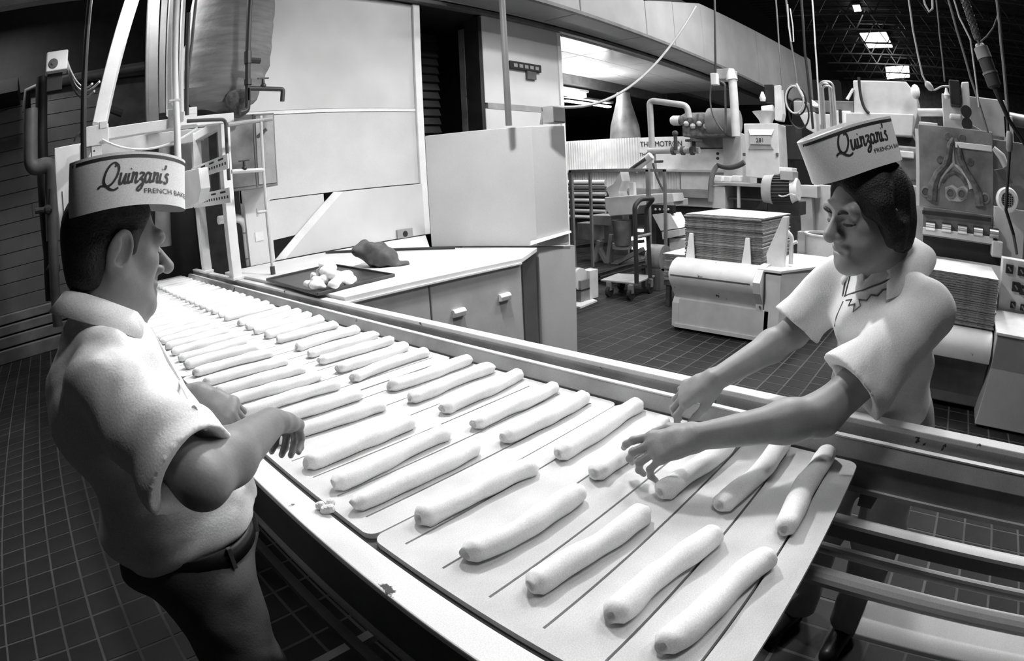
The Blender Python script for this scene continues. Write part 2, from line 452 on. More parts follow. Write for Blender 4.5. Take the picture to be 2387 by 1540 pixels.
for nm, c, lab in (('a', ((2005, 80), (2065, 78), (2080, 110), (2025, 112)), 'bright rectangular roof light in the dark joists above the tall hopper'),
                   ('b', ((2065, 158), (2118, 155), (2120, 180), (2068, 184)), 'bright roof light low against the dark roof just over the hopper box'),
                   ('c', ((1988, 15), (2004, 14), (2008, 26), (1992, 27)), 'tiny bright roof light high up, farthest above the others')):
    pts = [AZ(px, py, 6.0 if nm != 'c' else 6.05) for px, py in c]
    t = thing('roof_light', lab, 'light', sum(pts, Vector()) / 4, 'roof lights')
    part('diffuser', MB().prism(pts, (0, 0, 0.03)), SKY, t)
    ctr = sum(pts, Vector()) / 4
    part('frame', MB().prism([ctr + (p - ctr) * 1.06 + Vector((0, 0, 0.035)) for p in pts], (0, 0, 0.06)), SHADE, t)

# ================================================================ CONVEYOR TABLE
BT = 0.84                                       # top of the proofing boards
conv = thing('conveyor_table', 'long white-railed conveyor table carrying the boards of dough', 'conveyor', (0.87, 2.6, 0.0))
DECKM = mat('conveyor_deck', 0.07, 0.6, var=0.25)
FACE = mat('conveyor_side_paint', 0.075, 0.55, var=0.25, chips=0.1)
RAILW = mat('rail_white_paint', 0.74, 0.5, var=0.06, chips=0.36, chip_scale=13)
RAILG = mat('rail_grey_paint', 0.50, 0.55, var=0.25, chips=0.42, chip_scale=12, chip_v=0.05)
part('deck', MB().box((0.41, 0.16, 0.80), (1.34, 5.95, 0.825)), DECKM, conv)
part('front_rail_cap', MB().box((0.352, -0.6, 0.845), (0.416, 5.95, 0.862)), RAILW, conv, 0.003)
part('front_side_plate', MB().box((0.358, -0.6, 0.712), (0.372, 5.95, 0.845)), FACE, conv)
part('front_lip', MB().box((0.345, -0.6, 0.704), (0.372, 5.95, 0.712)), MID, conv)
part('front_inner_plate', MB().box((0.405, -0.6, 0.78), (0.415, 5.95, 0.846)), SHADE, conv)
part('back_rail_cap', MB().box((1.385, -1.2, 0.905), (1.432, 5.55, 0.921)), RAILW, conv, 0.003)
part('back_rail_face', MB().box((1.390, -1.2, 0.868), (1.402, 5.55, 0.905)), RAILG, conv)
part('back_rail_outer', MB().box((1.418, -1.2, 0.83), (1.430, 5.55, 0.905)), MID, conv)
part('back_gutter', MB().box((1.335, -1.2, 0.852), (1.400, 5.55, 0.868)), MID, conv)
part('back_guide_board', MB().prism([(1.322, -1.2, 0.838), (1.336, -1.2, 0.886), (1.350, -1.2, 0.886), (1.340, -1.2, 0.838)], (0, 6.75, 0)), RAILG, conv, 0.003)
part('back_side_plate', MB().box((1.328, -1.2, 0.765), (1.340, 5.9, 0.838)), MID, conv)
part('back_angle', MB().box((1.318, -1.2, 0.752), (1.345, 0.16, 0.765)), PALE, conv)
part('lower_bar', MB().box((1.305, -1.2, 0.612), (1.33, 5.9, 0.660)), MID, conv, 0.003)
part('guide_edge', MB().box((1.334, -1.2, 0.886), (1.352, 5.5, 0.890)), CLEANW, conv)
part('lower_bar_edge', MB().box((1.292, -1.2, 0.660), (1.334, 0.6, 0.671)), CLEANW, conv)
part('return_pipe', MB().cyl((1.29, -1.3, 0.488), (1.29, 5.8, 0.488), 0.028, n=12), CLEANW, conv)
part('return_pipe', MB().cyl((1.32, -1.3, 0.562), (1.32, 5.8, 0.562), 0.016, n=12), PALE, conv)
part('stretcher_board', MB().prism([(1.215, -1.3, .372), (1.335, -1.3, .40), (1.335, -1.3, .42), (1.215, -1.3, .392)], (0, 1.28, 0)), CLEANW, conv, 0.004)
part('drive_pipe', MB().cyl((0.47, 0.3, 0.52), (0.47, 5.8, 0.52), 0.034, n=14), PALE, conv)
part('foot_rail', MB().box((0.40, -0.4, 0.40), (0.43, 5.9, 0.425)), SHADE, conv)
for y in (0.55, 2.3, 4.1, 5.8):
    for x in (0.40, 1.36):
        m = MB(); m.box((x - 0.025, y - 0.025, 0.0), (x + 0.025, y + 0.025, 0.80)); m.box((x - 0.05, y - 0.05, 0), (x + 0.05, y + 0.05, 0.012))
        part('leg', m, FACE, conv, 0.003)
    part('cross_beam', MB().box((0.41, y - 0.02, 0.62), (1.35, y + 0.02, 0.68)), SHADE, conv)
for y in (0.95, 1.25):
    part('lower_brace', MB().box((0.30, y, 0.12), (1.35, y + 0.035, 0.15)), MID, conv)
part('end_bracket', MB().prism([(1.345, 0.02, 0.84), (1.345, 0.10, 0.84), (1.345, 0.10, 0.70), (1.345, 0.06, 0.70)], (0.03, 0, 0)), SHADE, conv)

# ---- slotted proofing boards
BOARD = mat('floured_board', 0.60, 0.75, var=0.10, scale=9, bump=0.08, bscale=90)
def board_mesh(x0, x1, y0, y1, slots, th=0.013, rad=0.028):
    xb = [x0, 0.482, 1.262, x1]; yb = [y0]
    for s in slots: yb += [s - 0.0026, s + 0.0026]
    yb.append(y1)
    bm = bmesh.new(); V = [[bm.verts.new((x, y, 0)) for x in xb] for y in yb]
    for j in range(len(yb) - 1):
        hole = j % 2 == 1
        for i in range(3):
            if hole and i == 1: continue
            bm.faces.new((V[j][i], V[j][i + 1], V[j + 1][i + 1], V[j + 1][i]))
    bmesh.ops.bevel(bm, geom=[V[0][0], V[0][3], V[-1][0], V[-1][3]], offset=rad, segments=6, affect='VERTICES', profile=0.5)
    r = bmesh.ops.extrude_face_region(bm, geom=list(bm.faces))
    for v in r['geom']:
        if isinstance(v, bmesh.types.BMVert): v.co.z -= th
    bmesh.ops.recalc_face_normals(bm, faces=bm.faces)
    me = bpy.data.meshes.new('proofing_board'); bm.to_mesh(me); bm.free(); me.materials.append(BOARD)
    return me
BP = 0.7275
slot_off = [0.068, 0.188, 0.308, 0.427, 0.546, 0.656]
bm_me = board_mesh(0.446, 1.308, 0.0, BP - 0.006, slot_off)
ORDB = ['', 'second', 'third', 'fourth', 'fifth', 'sixth', 'seventh', 'eighth']
blabels = ['floured slotted proofing board with rounded corners at the open end of the table', 'slotted proofing board between the two workers', 'slotted board next past the two workers toward the frame']
for k in range(8):
    o = put('proofing_board', bm_me, None, (0.0, 0.122 + k * BP, BT + random.uniform(-0.001, 0.0005)))
    lab = blabels[0] if k == 0 else 'floured slotted proofing board, %s from the open end of the table' % ORDB[k]
    tag(o, lab, 'board', 'proofing boards on the conveyor')
    if k: o.rotation_euler.z = random.uniform(-0.003, 0.003)

# ---- rolled dough sticks
DOUGH = mat('raw_dough', 0.82, 0.8, var=0.07, scale=14, bump=0.10, bscale=45)
def dough_mesh(L, r, seed):
    rnd = random.Random(seed); nr = 30; ns = 18
    ph = [rnd.uniform(0, 6.28) for _ in range(6)]; P = []
    bend = rnd.uniform(-0.008, 0.008)
    for i in range(nr + 1):
        t = i / nr; x = (t - 0.5) * L
        e = min(t, 1 - t) * L / (r * 0.55)
        k = math.sqrt(max(0.0, 1 - (1 - min(1, e)) ** 2)) if e < 1 else 1.0
        k = max(k, 0.62)
        rr = r * k * (1 + 0.045 * math.sin(t * 9 + ph[0]) + 0.03 * math.sin(t * 21 + ph[1]))
        cy = bend * math.sin(t * math.pi) + 0.0035 * math.sin(t * 7 + ph[2])
        row = []
        for j in range(ns):
            a = 2 * math.pi * j / ns
            w = 1 + 0.03 * math.sin(3 * a + t * 14 + ph[3]) + (0.05 * math.sin(2 * a + ph[4]) if e < 2 else 0)
            yy = cy + rr * 1.06 * w * math.cos(a); zz = rr * 0.92 * w * math.sin(a)
            row.append((x, yy, max(zz, -r * 0.72) + r * 0.72))
        P.append(row)
    # dimpled spiral ends
    def capend(row, sx):
        c = Vector((sum(p[0] for p in row) / ns, sum(p[1] for p in row) / ns, sum(p[2] for p in row) / ns))
        rows = []
        for f, d in ((0.78, 0.004), (0.55, -0.003), (0.34, -0.012), (0.16, -0.010), (0.03, -0.016)):
            rr_ = []
            for j, p in enumerate(row):
                q = c + (Vector(p) - c) * f
                sp = 0.004 * math.sin(2 * math.pi * j / ns + f * 9 + ph[5]) if f < 0.8 else 0
                rr_.append((q.x + sx * (d + sp), q.y, q.z))
            rows.append(rr_)
        return rows
    P = list(reversed(capend(P[0], -1))) + P + capend(P[-1], 1)
    m = MB(); m.grid(P, closed=True); n = len(P)
    m.f.append(tuple(range(ns))); m.f.append(tuple((n - 1) * ns + j for j in range(ns)))
    me = m.mesh('dough_stick', DOUGH); me.shade_smooth(); return me
ORD = ['first', 'second', 'third', 'fourth', 'fifth', 'sixth', 'seventh', 'eighth']; COUNT = {}
rows = []
for (a, b) in [((1545, 1515), (1790, 1300)), ((1420, 1440), (1665, 1245)), ((1240, 1375), (1505, 1200)), ((1090, 1300), (1355, 1150)), ((980, 1215), (1245, 1090)), ((825, 1180), (1110, 1045)),
               ((780, 1135), (1040, 1010)), ((715, 1085), (960, 985))]:
    rows.append((AZ(*a, BT + 0.01), AZ(*b, BT + 0.01), 'near_row'))
for y in (1.385, 1.520, 1.665, 1.800, 1.935, 2.09, 2.25, 2.40): rows.append((Vector((0.495, y + 0.01, BT)), Vector((0.853, y - 0.015, BT)), 'near_row'))
y = 2.55
while y < 5.75: rows.append((Vector((0.50, y, BT)), Vector((0.855, y + 0.01, BT)), 'near_row')); y += 0.148
for (a, b) in [((0.924, 0.205), (1.297, 0.210)), ((0.941, 0.348), (1.30, 0.325)), ((0.919, 0.480), (1.29, 0.452)), ((0.905, 0.640), (1.24, 0.650)), ((0.931, 0.763), (1.299, 0.769)), ((0.916, 0.932), (1.262, 0.929)), ((0.93, 1.059), (1.279, 1.061)),
               ((0.945, 1.202), (1.302, 1.226)), ((0.932, 1.346), (1.289, 1.354)), ((0.952, 1.481), (1.303, 1.477)), ((0.918, 1.665), (1.269, 1.685)), ((0.933, 1.788), (1.268, 1.809)), ((0.935, 1.944), (1.285, 1.939)),
               ((0.948, 2.058), (1.292, 2.063)), ((0.96, 2.206), (1.291, 2.224)), ((0.955, 2.402), (1.275, 2.401)), ((0.95, 2.538), (1.29, 2.575)), ((0.946, 2.674), (1.294, 2.72)), ((0.952, 2.806), (1.3, 2.86)), ((0.958, 2.951), (1.302, 3.0)), ((0.946, 3.174), (1.261, 3.146))]:
    rows.append((Vector((*a, BT)), Vector((*b, BT)), 'far_row'))
y = 3.30
while y < 5.75: rows.append((Vector((0.95, y, BT)), Vector((1.29, y + 0.01, BT)), 'far_row')); y += 0.146
for k, (a, b, rw_) in enumerate(rows):
    c = (a + b) / 2; d = b - a; L = math.hypot(d.x, d.y)
    r = 0.0245 if c.y < 0.75 else 0.0235
    o = put('dough_stick', dough_mesh(L, r * random.uniform(0.95, 1.05), k), None, (c.x, c.y, BT))
    o.rotation_euler.z = math.atan2(d.y, d.x)
    bi = max(0, min(7, int((c.y - 0.122) / BP))); COUNT[(rw_, bi)] = COUNT.get((rw_, bi), 0) + 1
    lab = '%s row, %s dough stick on %s' % ('front-rail' if rw_ == 'near_row' else 'back-rail', ORD[COUNT[(rw_, bi)] - 1], 'the open-end board' if bi == 0 else 'the %s board from the open end' % ORD[bi])
    if rw_ == 'far_row' and .6 < c.y < .7: lab = 'dough stick being set down between the two hands of the young worker'
    tag(o, lab, 'dough', 'dough sticks on the boards')
m = MB(); c = AZ(768, 1186, 0.864)
for k in range(9): m.ball(c + Vector((random.uniform(-.014, .014), random.uniform(-.018, .018), random.uniform(0.002, 0.012))), random.uniform(.006, .011), 8)
solid('dough_scrap', m, DOUGH, 'crumpled little scrap of dough stuck on the white front rail', 'dough', smooth=True)

# ================================================================ CABINET BENCH
BZ = 0.94
bench = thing('cabinet_bench', 'white painted cabinet bench with chipped edges beside the conveyor', 'cabinet', (2.2, 3.6, 0))
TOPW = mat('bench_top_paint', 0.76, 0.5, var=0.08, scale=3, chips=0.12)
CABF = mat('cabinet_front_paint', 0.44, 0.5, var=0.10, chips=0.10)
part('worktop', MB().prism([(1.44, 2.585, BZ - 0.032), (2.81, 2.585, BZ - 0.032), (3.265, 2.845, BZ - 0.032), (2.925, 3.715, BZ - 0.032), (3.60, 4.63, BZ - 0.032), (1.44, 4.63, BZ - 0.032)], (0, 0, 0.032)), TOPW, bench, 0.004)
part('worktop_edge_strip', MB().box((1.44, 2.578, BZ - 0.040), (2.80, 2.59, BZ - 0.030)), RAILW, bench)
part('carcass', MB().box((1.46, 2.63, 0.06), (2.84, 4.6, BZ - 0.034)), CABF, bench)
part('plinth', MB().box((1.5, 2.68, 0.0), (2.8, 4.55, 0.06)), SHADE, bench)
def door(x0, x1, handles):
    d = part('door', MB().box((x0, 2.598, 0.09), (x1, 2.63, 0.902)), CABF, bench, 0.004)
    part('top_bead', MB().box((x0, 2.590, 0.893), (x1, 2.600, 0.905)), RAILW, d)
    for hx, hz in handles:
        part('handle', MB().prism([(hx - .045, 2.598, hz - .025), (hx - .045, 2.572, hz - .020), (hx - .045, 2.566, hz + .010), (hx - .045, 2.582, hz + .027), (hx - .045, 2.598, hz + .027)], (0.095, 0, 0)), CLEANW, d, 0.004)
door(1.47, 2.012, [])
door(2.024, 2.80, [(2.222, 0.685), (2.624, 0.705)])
# ---- tall white enclosure standing across the end of the bench
box = thing('white_enclosure', 'tall plain white sheet-metal enclosure standing at the end of the bench', 'enclosure', (3.4, 3.3, 0))
A = Vector((2.945, 3.72, 0)); B = Vector((3.285, 2.862, 0)); C3 = AZ(1316, 292, 1.87); C3.z = 0; D = A + (C3 - B) * 1.0
ENC = mat('enclosure_paint', 0.50, 0.55, var=0.07, scale=2)
UPR = lambda p, z: (p.x, p.y, z)
upper = part('upper_box', MB().prism([UPR(A, BZ + .004), UPR(B, BZ + .004), UPR(C3, BZ + .004), UPR(D, BZ + .004)], (0, 0, 1.87 - BZ - .004)), ENC, box, 0.006)
fr = (B - A).normalized(); nr = Vector((fr.y, -fr.x, 0))
B2 = B + Vector((0.0, 0.0, 0)); 
lo = [B + (C3 - B) * 0.0, C3, D, B + (D - C3) * 0.35]
part('lower_box', MB().prism([UPR(lo[0] + Vector((.02, .0, 0)), 0.0), UPR(lo[1] + Vector((.06, -.01, 0)), 0.0), UPR(lo[2], 0.0), UPR(lo[3] + Vector((.05, 0.05, 0)), 0.0)], (0, 0, BZ - .004)), ENC, box, 0.006)
n_ = (C3 - B).normalized(); out = Vector((n_.y, -n_.x, 0))
if out.dot(CAM - B) < 0: out = -out
part('flange', MB().prism([UPR(B - n_ * .06 + out * .01, BZ + .02), UPR(C3 + n_ * .01 + out * .01, BZ + .10), UPR(C3 + n_ * .01, BZ + .115), UPR(B - n_ * .05, BZ + .05)], out * 0.03), WHITE, box, 0.003)
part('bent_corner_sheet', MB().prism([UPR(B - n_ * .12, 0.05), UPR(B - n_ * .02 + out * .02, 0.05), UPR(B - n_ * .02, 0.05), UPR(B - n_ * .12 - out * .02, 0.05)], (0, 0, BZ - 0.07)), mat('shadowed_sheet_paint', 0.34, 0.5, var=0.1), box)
d0 = AZ(1240, 300, 1.87)
# pipe rising from the enclosure top
p0 = AZ(1186, 290, 1.88)
solid('riser_pipe', MB().cyl((p0.x, p0.y, 1.872), (p0.x - 0.01, p0.y, 4.4), 0.024, n=14), mat('riser_paint', 0.12, 0.5), 'dark vertical pipe rising from the top of the white enclosure', 'pipe', smooth=True)
# switch box and hose on the enclosure's far corner
q = AZ(1296, 285, 1.88)
sb = thing('switch_box', 'small grey switch box on top of the white enclosure', 'box', (q.x, q.y, 1.872))
part('case', MB().box((q.x - .08, q.y - .04, 1.872), (q.x + .06, q.y + .06, 2.0)), MID, sb, 0.006)
part('lid', MB().box((q.x - .075, q.y - .047, 1.88), (q.x + .055, q.y - .04, 1.99)), SHADE, sb, 0.004)

# ---- things on the bench
tray = thing('baking_tray', 'dark rimmed baking tray lying on the white bench', 'tray', (1.68, 3.24, BZ))
T = [AZ(px, py, BZ) for px, py in ((622, 655), (775, 620), (920, 645), (750, 689))]
T[3] = T[0] + T[2] - T[1]
TR = mat('black_baking_tin', 0.035, 0.35, metal=0.4, var=0.6, scale=9, chips=0.2, chip_v=0.10, chip_scale=7)
part('pan', MB().prism([p + Vector((0, 0, .004)) for p in T], (0, 0, 0.004)), TR, tray)
ctr = sum(T, Vector()) / 4
for i in range(4):
    a, b = T[i], T[(i + 1) % 4]
    part('rim', MB().bar(a + Vector((0, 0, .011)), b + Vector((0, 0, .011)), 0.010, 0.018), DARK, tray, 0.003)
lc = AZ(765, 652, BZ + 0.05); lc.z = BZ + 0.022
m = MB(); rnd = random.Random(3)
for k in range(46):
    a = rnd.uniform(0, 6.28); rr = 0.125 * math.sqrt(rnd.uniform(0, 1)); h = max(0.02, 0.15 - rr * 1.0) * rnd.uniform(.3, 1)
    m.ball(lc + Vector((rr * math.cos(a) * 1.05, rr * math.sin(a), h)), rnd.uniform(.018, .036), 12, (rnd.uniform(.8, 1.4), rnd.uniform(.8, 1.3), 0.85))
lump = solid('dough_lump', m, DOUGH, 'torn craggy lump of dough heaped in the middle of the dark tray', 'dough')
rm = lump.modifiers.new('remesh', 'REMESH'); rm.mode = 'VOXEL'; rm.voxel_size = 0.006; rm.use_smooth_shade = True
# paper bag
BAGM = mat('brown_paper', 0.085, 0.75, var=0.35, scale=10, bump=0.5, bscale=22)
b0 = AZ(880, 612, BZ); b0.z = BZ
a = AZ(760, 588, BZ + .012); b = AZ(1060, 577, BZ + .012)
solid('wooden_rod', MB().cyl(a, b, 0.011, n=10), mat('dark_wood', 0.05, 0.5), 'long thin dark rod lying on the bench behind the paper bag', 'rod', smooth=True)
# grey outlet plate low on the panel
a = AY(925, 543, 4.64); b = AY(963, 568, 4.64); a.z += .03; b.z = .945
op = thing('outlet_plate', 'grey outlet plate with dark hole set low in the white panel', 'outlet', ((a.x + b.x) / 2, 4.64, b.z))
part('plate', MB().box((a.x, 4.630, b.z), (b.x, 4.648, a.z)), MID, op, 0.003)
part('hole', MB().lathe(((a.x + b.x) / 2, 4.631, (a.z + b.z) / 2 - .005), [(0.03, 0), (0.03, 0.004)], (0, -1, 0), 14), BLACK, op)
# dark wall thermometer/gauge strip on the right panel
a = AY(1186, 141, 4.68); b = AY(1259, 157, 4.68); c = AY(1228, 184, 4.68); d = AY(1249, 184, 4.68)
g = thing('wall_gauge', 'dark slotted gauge strip with hanging tab on the right white panel', 'gauge', ((a.x + b.x) / 2, 4.69, c.z))
part('strip', MB().box((a.x, 4.66, a.z - .10), (b.x, 4.70, a.z)), BLACK, g, 0.004)
for k in range(5):
    x0 = a.x + .06 + k * (b.x - a.x - .08) / 5
    part('slot', MB().box((x0, 4.655, a.z - .075), (x0 + .065, 4.662, a.z - .03)), MID, g)
part('tab', MB().box((c.x, 4.665, c.z), (d.x, 4.70, a.z - .10)), SHADE, g, 0.003)

# ================================================================ STEEL FRAME OVER THE CONVEYOR (left background)
frame = thing('hopper_frame', 'white painted steel frame straddling the conveyor below the dough chute', 'frame', (1.38, 4.5, 0.92))
FW = mat('frame_white', 0.76, 0.5, var=0.06, chips=0.10)
for y in (4.20, 5.03):
    m = MB(); m.box((1.355, y - 0.055, 0.935), (1.43, y + 0.035, 2.16)); m.box((1.345, y - 0.075, 0.922), (1.44, y + 0.06, 0.945))
    part('post', m, FW, frame, 0.004)
YB = 4.13
bx0 = AY(205, 335, YB); bx1 = AY(430, 285, YB)
m = MB(); m.prism([(0.30, YB, 2.085), (1.46, YB, 2.105), (1.46, YB, 2.175), (0.30, YB, 2.165)], (0, 0.10, 0)); part('cross_channel', m, FW, frame, 0.004)
m = MB(); m.box((0.295, YB - 0.012, 2.055), (0.47, YB - 0.002, 2.195)); m.box((0.40, YB - .02, 2.165), (0.46, YB + .02, 2.215)); part('gusset_plate', m, FW, frame, 0.003)
m = MB(); m.box((0.93, YB - 0.012, 2.10), (1.16, YB - 0.002, 2.215)); m.box((0.93, YB - .015, 2.19), (0.99, YB + .02, 2.24)); m.box((1.08, YB - .015, 2.19), (1.16, YB + .02, 2.24)); part('gusset_plate', m, FW, frame, 0.003)
part('rear_channel', MB().prism([(0.30, 4.98, 2.06), (1.46, 4.98, 2.08), (1.46, 4.98, 2.20), (0.30, 4.98, 2.20)], (0, 0.08, 0)), PALE, frame, 0.004)
part('side_channel', MB().box((1.375, 4.2, 2.09), (1.45, 5.05, 2.16)), FW, frame, 0.004)
part('side_channel', MB().box((0.30, 4.2, 2.06), (0.36, 5.05, 2.16)), PALE, frame, 0.004)
part('front_post', MB().box((0.335, YB, 0.93), (0.415, YB + 0.08, 2.08)), FW, frame, 0.004)
# perforated slide rails
for z in (1.745, 1.50):
    r_ = MB(); x = 1.352
    r_.box((x - .012, 3.98, z), (x, 5.05, z + 0.11))
    rail = part('perforated_rail', r_, FW, frame, 0.003)
    for k in range(14):
        y = 4.02 + k * 0.07
        part('hole', MB().box((x - .0135, y, z + .035), (x - .0115, y + .03, z + .055)), BLACK, rail)
    for k in range(4):
        y = 4.08 + k * 0.25
        part('slot', MB().box((x - .0135, y, z + .078), (x - .0115, y + .13, z + .092)), BLACK, rail)
m = MB(); q0 = AX(432, 395, 1.2); q1 = AX(468, 480, 1.2)
m.prism([AX(425, 400, 1.18), AX(462, 392, 1.18), AX(468, 440, 1.18), (1.18, AX(462, 470, 1.18).y, AX(462, 470, 1.18).z), AX(428, 488, 1.18)], (0.08, 0, 0)); part('slide_box', m, CLEANW, frame, 0.004)

# upper struts that carry the chute
strut = thing('chute_strut', 'slanting white steel strut rising from the frame to the roof', 'strut', AY(225, 300, 4.2))
part('beam', MB().bar(AY(230, 290, 4.18), UP(AY(230, 290, 4.18), AY(318, -40, 4.5)), 0.10, 0.05, (0, 1, 0)), FW, strut, 0.004)
part('flange', MB().bar(AY(245, 290, 4.22), UP(AY(245, 290, 4.22), AY(333, -40, 4.54)), 0.03, 0.09, (0, 1, 0)), PALE, strut, 0.003)
post2 = thing('upright_channel', 'white double channel post rising above the cross beam', 'post', (1.0, 4.19, 2.2))
a = AY(408, -30, 4.19); b = AY(400, 268, 4.19)
part('channel', MB().bar(b, UP(b, a), 0.075, 0.06, (0, 1, 0)), FW, post2, 0.004)
part('web', MB().bar(AY(412, 268, 4.16), UP(AY(412, 268, 4.16), AY(418, -30, 4.16)), 0.022, 0.05, (0, 1, 0)), PALE, post2, 0.003)
part('flange', MB().bar(AY(424, 268, 4.19), UP(AY(424, 268, 4.19), AY(430, -30, 4.19)), 0.022, 0.06, (0, 1, 0)), FW, post2, 0.003)
POSTG = mat('post_grey', 0.12, 0.55, var=0.15)
post3 = thing('rear_upright', 'grey channel post standing behind the slanting strut', 'post', AY(355, 282, 4.95))
part('channel', MB().bar(AY(357, 285, 4.95), UP(AY(357, 285, 4.95), AY(362, -30, 4.95)), 0.10, 0.05, (0, 1, 0)), POSTG, post3, 0.004)
part('lip', MB().bar(AY(344, 285, 4.92), UP(AY(344, 285, 4.92), AY(350, -30, 4.92)), 0.025, 0.05, (0, 1, 0)), SHADE, post3, 0.003)
post4 = thing('tall_upright', 'pale flat post beside the hanging canvas chute', 'post', AY(382, 262, 5.0))
part('plate', MB().bar(AY(378, 264, 5.3), UP(AY(378, 264, 5.3), AY(386, -30, 5.3)), 0.06, 0.03, (0, 1, 0)), POSTG, post4, 0.003)

# vertical conduit that comes down in front of the frame
con = thing('white_conduit', 'thin white conduit running down in front of the cross beam', 'conduit', AY(418, 400, 4.05))
pts = [AY(417, 410, 4.05), AY(413, 300, 4.05), AY(410, 235, 4.08), AY(412, -30, 4.08), UP(AY(410, 235, 4.08), AY(412, -30, 4.08))]
part('tube', MB().tube(pts, 0.026, 10), FW, con, smooth=True)
m = MB(); m.box(AY(395, 232, 4.05), AY(416, 238, 4.11)); part('clamp', m, PALE, con)
solid('steel_rod', MB().cyl(AY(436, 268, 4.06), AY(440, 30, 4.06), 0.017, n=8), DARK, 'thin dark rod standing beside the white conduit', 'rod')
# thin dark rods at the far left of the frame
solid('drop_rod', MB().tube([AY(196, 385, 4.0), AY(195, 250, 4.0), AY(204, 60, 4.1), AY(212, -20, 4.1), UP(AY(204, 60, 4.1), AY(212, -20, 4.1))], 0.022, 8), BLACK, 'dark vertical conduit hanging down at the left corner of the frame', 'conduit')

# canvas chute
CANV = mat('canvas_chute', 0.17, 0.8, var=0.25, scale=4, bump=0.35, bscale=18, streak=(1, 1, 7))
chute = thing('canvas_chute', 'sagging grey canvas dough chute bulging beneath the roof', 'chute', (1.55, 4.42, 2.3))
P = []
Lp = [(452, -40), (446, 60), (436, 130), (428, 200), (425, 250), (455, 275), (520, 262)]
Rp = [(640, -40), (636, 20), (628, 70), (618, 120), (603, 170), (590, 215), (560, 258)]
for i in range(25):
    t = i / 24 * (len(Lp) - 1); k = min(int(t), len(Lp) - 2); f = t - k
    l = Vector(Lp[k]) * (1 - f) + Vector(Lp[k + 1]) * f; r = Vector(Rp[k]) * (1 - f) + Vector(Rp[k + 1]) * f
    a = AY(l.x, l.y, 4.42); b = AY(r.x, r.y, 4.42); c = (a + b) / 2; w = (b - a).length / 2
    row = []
    for j in range(28):
        an = 2 * math.pi * j / 28
        fold = 1 + 0.015 * math.sin(9 * an + i * 0.5) + 0.012 * math.sin(i * 2.1 + 2 * an)
        row.append(c + Vector((math.cos(an) * w * fold, -math.sin(an) * w * 0.6 * fold, 0.01 * math.sin(i * 1.9 + an * 3))))
    P.append(row)
P.insert(0, [p + Vector((0, 0, 2.1)) for p in P[0]])
m = MB(); m.grid(P, closed=True); m.f.append(tuple(25 * 28 + j for j in range(28)))
part('sleeve', m, CANV, chute, smooth=True)
pts = [UP(AY(447, 100, 4.2), AY(459, -20, 4.2)), AY(459, -20, 4.2), AY(447, 100, 4.2), AY(438, 180, 4.2), AY(430, 258, 4.25)]
part('seam_cord', MB().tube(pts, 0.014, 6), SHADE, chute)
m = MB(); c0 = AY(555, 236, 4.2)
m.lathe(c0 - Vector((0, 0, .16)), [(0.02, .03), (.06, .05), (.075, .10), (.10, .13), (.105, .20), (.08, .24), (.04, .25)], (0, 0, 1), 18)
part('knotted_mouth', m, mat('knotted_rags', 0.08, 0.8, var=0.5, scale=25, bump=0.8, bscale=30), chute, smooth=True)

# dark water pipes with taps near the chute
PD = mat('black_pipe', 0.03, 0.45)
tap = thing('water_tap_pipe', 'black water pipe with hose tap and bent spout against the white wall', 'pipe', AY(580, 250, 4.02))
part('riser', MB().tube([AY(578, 235, 4.02), AY(578, 130, 4.02), AY(584, -30, 4.02), UP(AY(578, 130, 4.02), AY(584, -30, 4.02))], 0.022, 10), PD, tap, smooth=True)
part('spout', MB().tube(elbow_path([AY(578, 206, 4.02), AY(660, 208, 4.02), AY(658, 236, 4.02)], 0.02), 0.018, 10), PD, tap, smooth=True)
part('drop', MB().tube(elbow_path([AY(578, 206, 4.02), AY(577, 258, 4.02), AY(560, 262, 4.02)], 0.05), 0.022, 10), PD, tap, smooth=True)
def tap_valve(px, py, Yv, par, sc=1.0):
    c = AY(px, py, Yv)
    v = part('valve', MB().cyl(c, c + Vector((0, 0, .075 * sc)), 0.016 * sc, 0.011 * sc, 10).ball(c + Vector((0, 0, .02 * sc)), .024 * sc, 10), PD, par, smooth=True)
    part('valve_wheel', MB().box(c + Vector((-.045 * sc, -.008, .075 * sc)), c + Vector((.045 * sc, .008, .085 * sc))), PD, v)
tap_valve(614, 206, 4.02, tap)
m = MB(); m.cyl(AY(575, 140, 4.02), AY(606, 142, 4.02), .024, n=8); m.cyl(AY(578, 148, 4.02), AY(578, 120, 4.02), .03, n=10); part('union', m, PD, tap)
m = MB(); m.cyl(AY(578, 185, 4.02), AY(578, 198, 4.02), .03, n=10); part('union', m, PD, tap)

# stained grey cabinet fixed to the posts, with pipework
gb = thing('grey_control_box', 'stained grey metal box with pipes hung on the frame post', 'box', (1.69, 4.42, 1.57))
STAIN = mat('stained_sheet', 0.17, 0.4, metal=0.2, var=0.55, scale=3.2, chips=0.1, chip_v=0.06)
part('case', MB().box((1.47, 4.36, 1.585), (1.90, 4.63, 2.19)), STAIN, gb, 0.006)
part('seam', MB().box((1.705, 4.352, 1.59), (1.72, 4.362, 2.185)), SHADE, gb)
part('right_door', MB().box((1.725, 4.35, 1.61), (1.885, 4.365, 2.17)), GALV, gb, 0.003)
part('left_door', MB().box((1.49, 4.352, 1.61), (1.70, 4.365, 2.17)), STAIN, gb, 0.003)
part('lever', MB().cyl((1.74, 4.35, 2.0), (1.80, 4.30, 2.05), .014, n=8), SHADE, gb)
pw = thing('frame_pipework', 'thin pale water pipe with valves running down past the grey box to the bench', 'pipe', AZ(637, 640, BZ))
ft = AZ(637, 642, BZ)
YP = 3.9
part('riser', MB().tube([(1.59, YP, BZ), (1.59, YP, 2.10)], 0.012, 8), PALE, pw, smooth=True)
